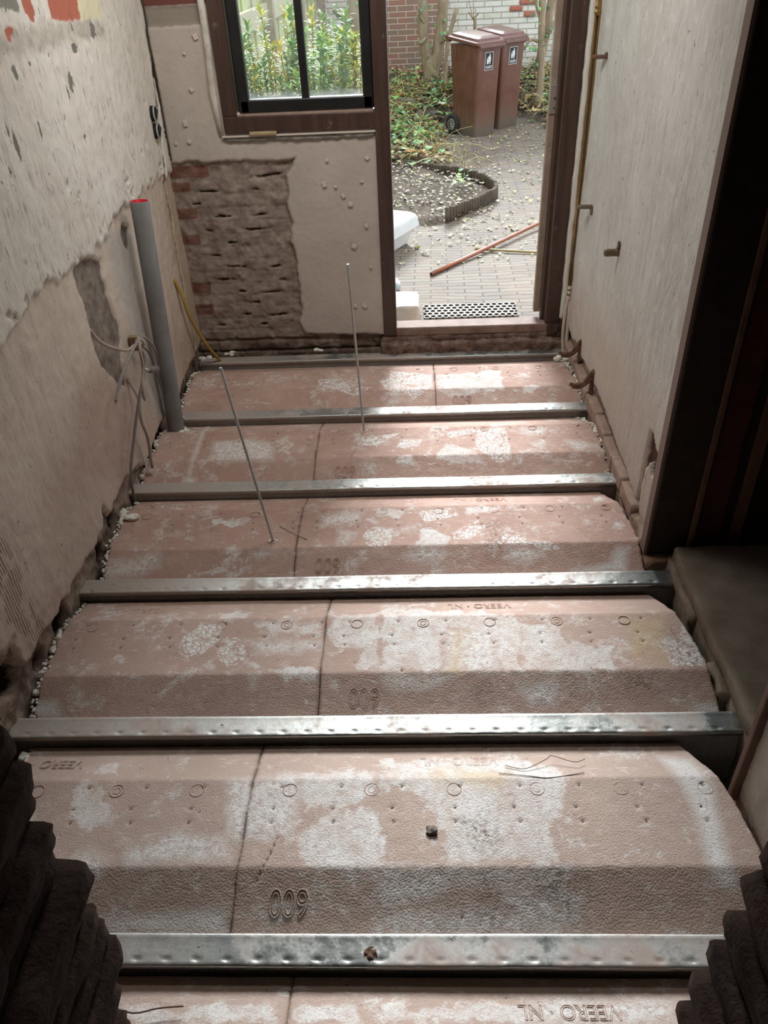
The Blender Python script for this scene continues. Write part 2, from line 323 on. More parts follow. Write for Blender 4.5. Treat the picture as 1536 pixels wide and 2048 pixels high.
c = wb.mix(wb.edge('tb', .01, 30), c, (.27, .235, .19)); c = wb.mix(wb.edge('tbr', .002, 30), c, (.15, .055, .042)); c = wb.mix(wb.edge('dash', .006, 50, .002), c, (.045, .032, .026))
c = wb.mix(wb.edge('crk', .01, 30), c, (.11, .09, .07))
wb.col(c); wb.bump(wb.noise(22, 6, .65), .5, .008); wb.bump(wb.noise(140, 3, .6), .3, .002)
op = ((U > -.835) & (V > 1.085))
keep = ~(op[F].all(1))
at = dict(pt=pt, inb=inb, low=low, tb=tb, tbr=tbr, dash=dash, crk=np.where(V > .97, -1.106-U, -1.0))
wall_back = struct(link_mesh('wall_back', np.stack([U, YB-h, V], 1), F[keep], wb.m, None, True, at), 'back wall of plaster with a patch of bare brick')
m = MB(); m.box((-1.35, YB+.045, -.5), (-.84, 3.28, 2.6)); m.box((-.84, YB+.045, -.5), (-.15, 3.28, 1.075)); m.box((-.84, YB, 2.34), (1.0, 3.28, 2.6)); m.box((.775, YB, -.5), (1.1, 3.28, 2.6)); m.box((-.15, YB, -.5), (.775, 3.28, .055))
m.box((-1.3, YB-.0, 1.79), (-.84, YB+.05, 2.6))
m.build('masonry', plain, wall_back)
m = MB()
for i, (a, b) in enumerate(CH):
    s = .007+.0025*(i % 3); M = Matrix.Translation((a, YB-.004, b)) @ Matrix.Rotation((i*37 % 90)/57., 4, 'Y'); m.box((-s, -.006, -s*.8), (s, .004, s*.8), M)
m.build('adhesive_dabs', simple('tile_adhesive', (.55, .49, .43), None, rough=.9), wall_back, bevel=.002)
m = MB()        # smooth reveal bead of plaster beside the window frame
m.tube([(-.858, YB+.006, 1.07), (-.868, YB-.004, 1.25), (-.858, YB-.004, 1.45), (-.862, YB-.002, 1.9)], .016, 8)
m.build('plaster_bead', simple('bead_plaster', (.68, .65, .57), (.45, .4, .34), 14, .85, bump=.5), wall_back, True)
m = MB(); m.rough((-.855, YB-.012, 1.045), (-.148, YB+.03, 1.068), (60, 3, 3), .008, .3, 30, 3); m.build('mortar_bed', simple('grey_mortar', (.18, .17, .145), (.28, .26, .22), 20, .95, bump=.5), wall_back, True)
m = MB(); m.box((-.852, YB-.02, 1.066), (-.150, YB+.03, 1.072)); m.build('sill_edge', simple('sill_light_wood', (.60, .52, .45), None, rough=.5), wall_back)

# ---- right wall
wr = NM('right_wall_plaster', .88)
n1 = wr.noise(2.0, 5, .6); n2 = wr.noise(16, 6, .65); ns = wr.noise(1, 6, .68, wr.vec((1, 22, 3.2))); ns2 = wr.noise(1, 5, .6, wr.vec((1, 85, 9)))
c = wr.mix(wr.mr(n1, .3, .7), (.66, .645, .60), (.50, .475, .43)); c = wr.mix(wr.mr(ns, .5, .68, 0, .6), c, (.45, .40, .35)); c = wr.mix(wr.mr(n2, .5, .68, 0, .6), c, (.70, .695, .66))
c = wr.mix(wr.mr(ns2, .62, .68, 0, .55), c, (.33, .29, .25)); c = wr.mix(wr.mr(wr.noise(1, 6, .75, wr.vec((3, 30, 9)), 1.5), .58, .62, 0, .5), c, (.74, .73, .69)); c = wr.mix(wr.mr(wr.noise(1, 6, .75, wr.vec((4, 40, 12)), 1.5), .60, .65, 0, .5), c, (.42, .37, .32)); c = wr.mix(wr.mr(wr.noise(40, 3), .70, .72, 0, .8), c, (.15, .12, .1))
c = wr.mix(wr.edge('pinky', .2, 2, .12), c, wr.mix(.5, c, (.52, .40, .33)))
c = wr.mix(wr.edge('rhole', .004, 50), c, (.10, .06, .04)); c = wr.mix(wr.edge('lo', .008, 50), wr.mix(wr.mr(n2, .42, .58), (.28, .19, .14), (.42, .33, .27)), c)
wr.col(c); wr.bump(wr.noise(1, 6, .7, wr.vec((30, 60, 16)), 1.), .5, .004); wr.bump(wr.noise(1, 6, .7, wr.vec((20, 45, 28)), .8), .8, .006)
U, V, F = grid(1.30, 3.06, -.12, 1.80, .009)
lo = V-np.interp(U, [1.3, 1.435, 1.534, 1.622, 1.859, 2.142, 2.443, 2.717, 2.983], [-.12, -.056, .028, .055, .067, .102, .107, .091, .109])+(fbm(U, V, 30, 2)-.5)*.02
rh = sd_poly(U, V, [(1.532,.352),(1.538,.279),(1.53,.22),(1.535,.13),(1.54,.02),(1.52,.02),(1.515,.12),(1.505,.22),(1.467,.27),(1.433,.235),(1.398,.262),(1.419,.329),(1.457,.338),(1.491,.36)])
h = -.02*(1-st(lo, .01))-.025*st(rh, .004)+(fbm(U, V, 3, 21)-.5)*.012+(fbm(U, V*.45, 34, 41, 5, .6)-.5)*.005
h += .012*np.clip((U-2.84)/.03, 0, 1)                      # thicker strip of plaster in the corner
wall_right = struct(link_mesh('wall_right', np.stack([XR-h, U, V], 1), F[:, ::-1], wr.m, None, True, dict(lo=lo, rhole=rh, pinky=.45-V)), 'white rough right wall')
m = MB(); m.box((XR+.03, 1.30, -.5), (XR+.15, 3.3, 2.6)); m.box((XR-.005, 1.30, 1.79), (XR+.03, 3.06, 2.6)); m.build('masonry', plain, wall_right)
U, V, F = grid(-.2, .352, -.12, 1.8, .012)
h = (fbm(U, V, 4, 51)-.5)*.012+(fbm(U, V, 26, 41)-.5)*.006; lo = V+.0+(fbm(U, V, 30, 2)-.5)*.03
o = link_mesh('near_plaster', np.stack([.795-h, U, V], 1), F[:, ::-1], wr.m, wall_right, True, dict(lo=lo, rhole=V*0-1, pinky=V*0-.02))
m = MB(); m.box((.81, -.2, -.5), (.95, .352, 2.6)); m.box((.81, .3, 2.12), (.95, 1.31, 2.6)); m.build('near_masonry', plain, wall_right)
# brick course at the foot of the right wall
bk = simple('pink_brick', (.44, .31, .245), (.33, .225, .175), 18, .9, bump=.7, bscale=50, dist=.004)
m = MB()
for k in range(9):
    y0 = 1.50+k*.172; z1 = .052+.006*math.sin(k*2.1); m.rough((.792, y0+.0015, z1-.075), (.835, y0+.1705, z1), (4, 10, 5), .0035, .12, 30, k)
for k in range(9): y0 = 1.43+k*.172; m.rough((.797, y0+.0015, -.105), (.835, y0+.1705, -.028), (4, 10, 5), .0035, .12, 30, k+20)
m.build('brick_course', bk, wall_right, True)
m = MB(); m.rough((.79, 1.33, -.12), (.835, 1.50, .03), (5, 14, 10), .014, .5, 18, 5); m.build('broken_mortar', simple('brown_mortar', (.25, .17, .12), (.4, .31, .24), 16, .95, bump=.7), wall_right, True)

# ---- floor of the crawl space, ceiling, other rooms (dark)
sand = simple('crawl_sand', (.07, .05, .04), (.12, .09, .07), 8, .95, bump=.5)
m = MB(); m.box((-1.4, -2.8, -.56), (3.0, 3.3, -.5)); floor = struct(m.build('floor', sand), 'dark crawl space bottom')
m = MB(); m.box((-1.4, -.45, 2.5), (1.1, 3.3, 2.62)); ceiling = struct(m.build('ceiling', simple('ceiling_grey', (.22, .20, .18), None, rough=.9)), 'plain ceiling')
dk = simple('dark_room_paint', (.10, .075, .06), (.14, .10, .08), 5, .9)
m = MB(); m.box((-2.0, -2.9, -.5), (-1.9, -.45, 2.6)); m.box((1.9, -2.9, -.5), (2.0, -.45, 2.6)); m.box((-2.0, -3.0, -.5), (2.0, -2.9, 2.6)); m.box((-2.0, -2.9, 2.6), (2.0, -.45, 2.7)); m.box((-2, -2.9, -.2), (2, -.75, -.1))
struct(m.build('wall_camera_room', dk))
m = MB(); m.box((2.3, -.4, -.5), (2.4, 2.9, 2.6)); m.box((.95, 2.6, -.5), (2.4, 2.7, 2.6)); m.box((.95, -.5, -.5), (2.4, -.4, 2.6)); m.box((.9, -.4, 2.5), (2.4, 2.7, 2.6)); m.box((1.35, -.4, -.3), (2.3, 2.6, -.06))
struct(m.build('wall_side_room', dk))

# ---- partition of rough brick the camera looks through
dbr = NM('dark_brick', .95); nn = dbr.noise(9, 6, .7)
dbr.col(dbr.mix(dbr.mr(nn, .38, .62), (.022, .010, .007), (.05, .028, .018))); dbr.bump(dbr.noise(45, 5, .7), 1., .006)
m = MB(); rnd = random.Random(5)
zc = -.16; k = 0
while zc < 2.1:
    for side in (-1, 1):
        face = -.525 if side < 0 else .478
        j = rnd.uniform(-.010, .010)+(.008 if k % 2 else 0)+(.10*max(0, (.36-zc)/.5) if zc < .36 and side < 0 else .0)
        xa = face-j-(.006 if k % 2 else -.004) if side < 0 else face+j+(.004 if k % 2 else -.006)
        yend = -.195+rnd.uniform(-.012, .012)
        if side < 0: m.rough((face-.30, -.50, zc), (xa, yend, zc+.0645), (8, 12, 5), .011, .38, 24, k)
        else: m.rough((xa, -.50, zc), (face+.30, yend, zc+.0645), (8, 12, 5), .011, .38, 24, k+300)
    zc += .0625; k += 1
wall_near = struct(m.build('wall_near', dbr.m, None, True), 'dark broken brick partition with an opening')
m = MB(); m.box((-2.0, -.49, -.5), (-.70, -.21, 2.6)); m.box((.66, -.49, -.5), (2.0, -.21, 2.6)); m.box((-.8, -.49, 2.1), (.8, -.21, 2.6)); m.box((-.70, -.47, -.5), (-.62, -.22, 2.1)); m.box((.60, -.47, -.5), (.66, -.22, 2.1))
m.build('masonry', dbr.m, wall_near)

# ================= WINDOW AND DOOR =================
wood = NM('brown_frame_paint', .42, 0, .45); nn = wood.noise(1, 5, .6, wood.vec((40, 40, 3)))
wood.col(wood.mix(wood.mr(nn, .35, .7), (.045, .023, .017), (.075, .041, .03))); wood.col(wood.mix(wood.mr(wood.noise(18, 5, .7), .62, .74, 0, .35), wood.b.inputs['Base Color'].links[0].from_socket, (.3, .24, .19))); wood.bump(nn, .25, .003)
wood = wood.m
dusty = simple('dusty_sill_paint', (.30, .205, .165), (.19, .12, .095), 14, .7, bump=.3)
black = simple('black_sash_paint', (.008, .008, .008), (.014, .013, .012), 10, .38, spec=.5)
def strukt(name, loc): 
    o = bpy.data.objects.new(name, None); COL.objects.link(o); o.location = loc; o['kind'] = 'structure'; return o
win = strukt('window_1', (-.5, YB, 1.08)); win['label'] = 'brown window frame with a black sash'
m = MB(); m.box((-.838, YB-.012, 1.078), (-.150, YB+.10, 1.150)); m.box((-.838, YB-.012, 1.150), (-.772, YB+.10, 2.32)); m.box((-.838, YB-.012, 2.26), (-.150, YB+.10, 2.34))
m.build('window_frame', wood, win, bevel=.004)
m = MB(); m.box((-.772, YB-.004, 1.150), (-.752, YB+.03, 1.158)); m.box((-.752, YB-.006, 1.150), (-.158, YB+.03, 1.1565)); m.build('rebate_highlight_strip', simple('rebate_highlight_paint', (.42, .30, .24), (.3, .2, .15), 30, .35, spec=.6), win)  # pale strip paints the highlight line along the top of the bottom rail
m = MB(); m.box((-.757, YB+.018, 1.157), (-.155, YB+.07, 1.210)); m.box((-.766, YB+.018, 1.157), (-.715, YB+.07, 2.26)); m.box((-.200, YB+.018, 1.157), (-.152, YB+.07, 2.26)); m.box((-.766, YB+.018, 2.20), (-.152, YB+.07, 2.26))
m.build('sash', black, win, bevel=.006)
m = MB(); m.box((-.475, YB+.02, 1.2), (-.441, YB+.066, 2.21)); m.box((-.72, YB+.03, 1.72), (-.19, YB+.06, 1.75)); m.build('glazing_bar', black, win, bevel=.006)
g = NM('window_glass', .05); gl = g.n('ShaderNodeBsdfGlossy'); gl.inputs['Roughness'].default_value = .03; tr = g.n('ShaderNodeBsdfTransparent'); fr_ = g.n('ShaderNodeFresnel'); fr_.inputs[0].default_value = 1.45
mx = g.n('ShaderNodeMixShader'); g.t.links.new(fr_.outputs[0], mx.inputs[0]); g.t.links.new(tr.outputs[0], mx.inputs[1]); g.t.links.new(gl.outputs[0], mx.inputs[2])
df = g.n('ShaderNodeBsdfDiffuse'); df.inputs[0].default_value = (.8, .85, .85, 1); mx2 = g.n('ShaderNodeMixShader'); g.t.links.new(mx.outputs[0], mx2.inputs[1]); g.t.links.new(df.outputs[0], mx2.inputs[2])
sx = g.n('ShaderNodeSeparateXYZ'); g.t.links.new(g.tc, sx.inputs[0]); dirt = g.ma('MULTIPLY', g.mr(sx.outputs[2], 1.19, 1.24, 1., .10), g.mr(g.noise(20, 4), .3, .7, .2, .8)); g.t.links.new(dirt, mx2.inputs[0])
g.t.links.new(mx2.outputs[0], g.t.nodes['Material Output'].inputs[0])
m = MB(); m.box((-.72, YB+.042, 1.20), (-.195, YB+.046, 2.21)); m.build('glass_pane', g.m, win)

door = strukt('door_1', (.3, YB, .06)); door['label'] = 'open brown door frame to the garden'
m = MB(); m.box((-.151, YB-.012, .075), (-.083, YB+.11, 2.34)); m.build('left_post', wood, door, bevel=.004)
m = MB(); m.box((.692, YB-.005, .115), (.764, YB+.10, 2.34)); m.box((.675, YB+.05, .115), (.70, YB+.10, 2.34)); m.build('right_post', wood, door, bevel=.004)
m = MB(); m.box((.764, YB-.03, -.05), (.80, YB+.02, .15)); m.rough((.70, YB-.03, .0), (.80, YB+.03, .12), (6, 5, 6), .008, .4, 30, 3); m.build('post_foot', wood, door)
m = MB(); m.box((-.151, YB-.005, .070), (.745, YB+.10, .116)); m.build('sill', dusty, door, bevel=.006)
m = MB(); m.box((-.15, YB, 2.24), (.77, YB+.11, 2.34)); m.build('head', wood, door, bevel=.004)
bare = simple('weathered_light_wood', (.33, .255, .195), (.25, .18, .135), 12, .75, bump=.3)
m = MB(); m.box((.645, YB+.102, .140), (.676, YB+.14, 2.24)); ls = m.build('lock_strip', bare, door, bevel=.003)
m = MB(); m.box((.676, YB+.108, .16), (.689, YB+.13, 2.24)); m.build('gap_strip', simple('dark_gap_strip', (.03, .035, .04), None, rough=.5), door)  # dark strip filling the gap between lock strip and post
m = MB(); m.box((.646, YB+.094, 1.09), (.686, YB+.103, 1.21)); sp = m.build('strike_plate', simple('old_strike_plate', (.36, .31, .26), None, rough=.45, metal=.5), ls, bevel=.002)
m = MB(); m.tube([(.667, YB+.09, 1.155), (.667, YB+.095, 1.155)], .004, 8); m.tube([(.667, YB+.09, 1.115), (.667, YB+.095, 1.115)], .003, 8); m.build('screw_hole', simple('hole_black', (.01, .01, .01)), sp)
m = MB(); m.rough((-.17, YB-.07, -.075), (.80, YB+.0, .050), (140, 10, 14), .016, .15, 24, 9); m.rough((-.17, YB-.02, -.02), (.77, YB+.05, .07), (80, 5, 5), .006, .3, 20, 4)
thr = struct(m.build('trim_1', simple('crumbling_threshold', (.085, .05, .037), (.24, .16, .125), 20, .95, bump=1., bscale=28, dist=.01), None, True), 'crumbling mortar step under the door sill')
# strip of plaster return right of the door frame
m = MB(); m.rough((.764, YB-.035, .13), (.787, YB+.02, 2.3), (3, 4, 120), .006, .3, 20, 4); m.build('plaster_return', simple('return_white', (.66, .64, .58), None, rough=.9, bump=.4), wall_right, True)
m = MB(); m.rough((.783, YB-.028, .10), (.815, YB+.02, 2.3), (3, 4, 120), .006, .3, 20, 7); m.build('bare_return', simple('return_brown', (.36, .27, .2), (.48, .42, .34), 8, .9, bump=.5), wall_right, True)

# ---- side doorway in the right wall: dark posts
dwd = simple('near_black_wood', (.022, .013, .010), (.034, .019, .014), 20, .5); red = simple('dark_red_wood', (.075, .018, .012), (.05, .014, .01), 14, .5); dwe = simple('worn_wood_edge', (.16, .085, .055), (.11, .06, .04), 18, .6)
sd = strukt('door_2', (.87, 1.30, 0)); sd['label'] = 'dark door frame of the side doorway'
m = MB(); m.box((.797, 1.285, .0), (.928, 1.34, 2.5)); m.build('far_post', dwd, sd, bevel=.004)
m = MB(); m.box((.788, 1.289, .002), (.7985, 1.335, 2.5)); m.build('pale_edge', simple('pinkish_edge', (.20, .14, .115), None, rough=.6), sd)
m = MB(); m.box((.928, 1.27, -.04), (.941, 1.30, 2.5)); m.build('worn_stop', dwe, sd)
m = MB(); m.box((.941, 1.285, -.04), (1.03, 1.36, 2.5)); m.build('red_post', red, sd)
m = MB(); m.box((1.03, 1.30, -.04), (1.07, 1.40, 2.5)); m.box((1.105, 1.3, -.04), (1.4, 1.34, 2.5)); m.build('dark_lining', dwd, sd)
m = MB(); m.box((1.07, 1.29, -.04), (1.105, 1.33, 2.5)); m.build('brown_batten', dwe, sd)
m = MB(); m.box((.775, .342, -.03), (.90, .362, 2.12)); m.build('near_edge_board', simple('pink_brown_board', (.20, .12, .09), (.14, .08, .06), 12, .7), sd, bevel=.003)
m = MB(); m.box((.795, .362, -.03), (.95, .39, 2.12)); m.build('near_post', dwd, sd)
m = MB(); m.rough((.79, 1.24, -.07), (.935, 1.33, .0), (10, 7, 6), .01, .5, 20, 14); m.build('post_foot', simple('split_wood', (.17, .085, .055), (.3, .2, .14), 25, .9, bump=.8), sd, True)
m = MB(); m.rough((.868, .37, .01), (1.32, 1.26, .065), (20, 40, 5), .006, .25, 12, 2); 
cs = struct(m.build('trim_2', simple('dusty_threshold', (.27, .225, .175), (.20, .155, .12), 12, .9, bump=.5), None, True), 'dusty stone threshold of the side doorway')
m = MB(); m.rough((.872, .36, -.5), (1.3, 1.26, .012), (10, 30, 14), .02, .3, 9, 6); m.rough((.855, .95, -.14), (.90, 1.28, .01), (6, 16, 8), .016, .6, 16, 8); m.rough((.85, .66, -.10), (.90, .80, .0), (6, 8, 8), .014, .6, 16, 18)
m.build('rubble_edge', simple('threshold_rubble', (.20, .155, .12), (.33, .27, .21), 13, .95, bump=.8), cs, True)

# ================= STEEL BEAMS =================
zinc = NM('galvanised_steel', .34, .9, .5)
nn = zinc.noise(9, 6, .7); n2 = zinc.noise(60, 4, .7); big = zinc.noise(3.2, 3, .5)
dust = zinc.mr(zinc.ma('ADD', zinc.ma('MULTIPLY', nn, .55), zinc.ma('MULTIPLY', big, .45)), .46, .60)
dust = zinc.ma('MULTIPLY', dust, zinc.mr(n2, .3, .6, .55, 1.))
sx = zinc.n('ShaderNodeSeparateXYZ'); zinc.t.links.new(zinc.tc, sx.inputs[0])
edge = zinc.mr(sx.outputs[0], -.95, -.35, .75, 0.); dust = zinc.ma('MAXIMUM', dust, zinc.ma('MULTIPLY', edge, zinc.mr(nn, .3, .5, .4, 1.)))
c = zinc.mix(zinc.mr(n2, .3, .7), (.37, .39, .375), (.53, .56, .54)); c = zinc.mix(dust, c, (.42, .325, .275)); c = zinc.mix(zinc.mr(zinc.noise(24, 5, .75), .655, .69), c, (.10, .06, .045))
zinc.col(c); zinc.rough(zinc.mr(dust, 0, 1, .30, .85)); zinc.put(zinc.b.inputs['Metallic'], zinc.mr(dust, 0, 1, .88, .0)); zinc.bump(zinc.noise(34, 3, .6), .25, .003)
webm = NM('steel_web', .45, .8, .5); w = webm.n('ShaderNodeTexWave'); w.inputs['Scale'].default_value = 60; w.bands_direction = 'X'; webm.put(w.inputs[0], webm.tc)
webm.col(webm.mix(webm.noise(8), (.34, .345, .345), (.50, .49, .47))); webm.bump(w.outputs[1], .4, .002)
BL = ['nearest the camera, wide and fully in view', 'second from the camera, behind the widest insulation row', 'third from the camera, ending at the side doorway', 'fourth from the camera, crossed by the front threaded rod', 'second from the garden door, beside the grey pipe foot', 'farthest away, right under the garden door threshold']
BX = [(-1.12, .86), (-1.19, .872), (-1.185, .935), (-1.185, .812), (-1.12, .812), (-1.125, .802)]
WF = .069
for k in range(6):
    y = .6*k; x0, x1 = BX[k]
    if k == 0: x0, x1 = -.9, .80
    t = thing('steel_floor_beam', 'galvanised steel floor beam '+BL[k], 'beam', ((x0+x1)/2, y-.035, 0), 'steel beams under the floor')
    # flange: bent sheet with a row of pressed dimples near its front edge
    nx = int((x1-x0)/.006); X = np.linspace(x0, x1, nx+1)
    prof = [(0, -.012), (0, 0), (-.004, .0012), (-.010, .0004), (-.022, 0), (-.034, 0), (-.042, 0), (-.046, 0), (-.050, 0), (-.054, 0), (-.058, 0), (-.0625, .0), (-.0665, -.0008), (-WF, -.003), (-WF, -.014), (-WF+.003, -.016)]
    V = []
    for i, xx in enumerate(X):
        ph = ((xx+.02*k) % .066)/.066-.5; dip = math.exp(-(ph*.066/.0075)**2)
        wav = .0008*math.sin(xx*7+k)
        for (py, pz) in prof:
            d = -.0030*dip*math.exp(-((py+.055)/.0042)**2) if pz > -.002 else 0
            V.append((xx, y+py, pz+d+wav))
    npf = len(prof); F = [(i*npf+j, i*npf+j+1, (i+1)*npf+j+1, (i+1)*npf+j) for i in range(nx) for j in range(npf-1)]
    link_mesh('flange', V, F, zinc.m, t, True)
    m = MB(); m.loft([[(x, y-WF+.006, -.010), (x, y-WF+.009, -.03), (x, y-WF+.004, -.06), (x, y-WF-.004, -.10), (x, y-WF-.004, -.2), (x, y+.0-.006, -.2), (x, y-.006, -.10), (x, y-.012, -.06), (x, y-.008, -.012)] for x in (x0+.002, x1-.002)])
    m.build('web', webm.m, t)

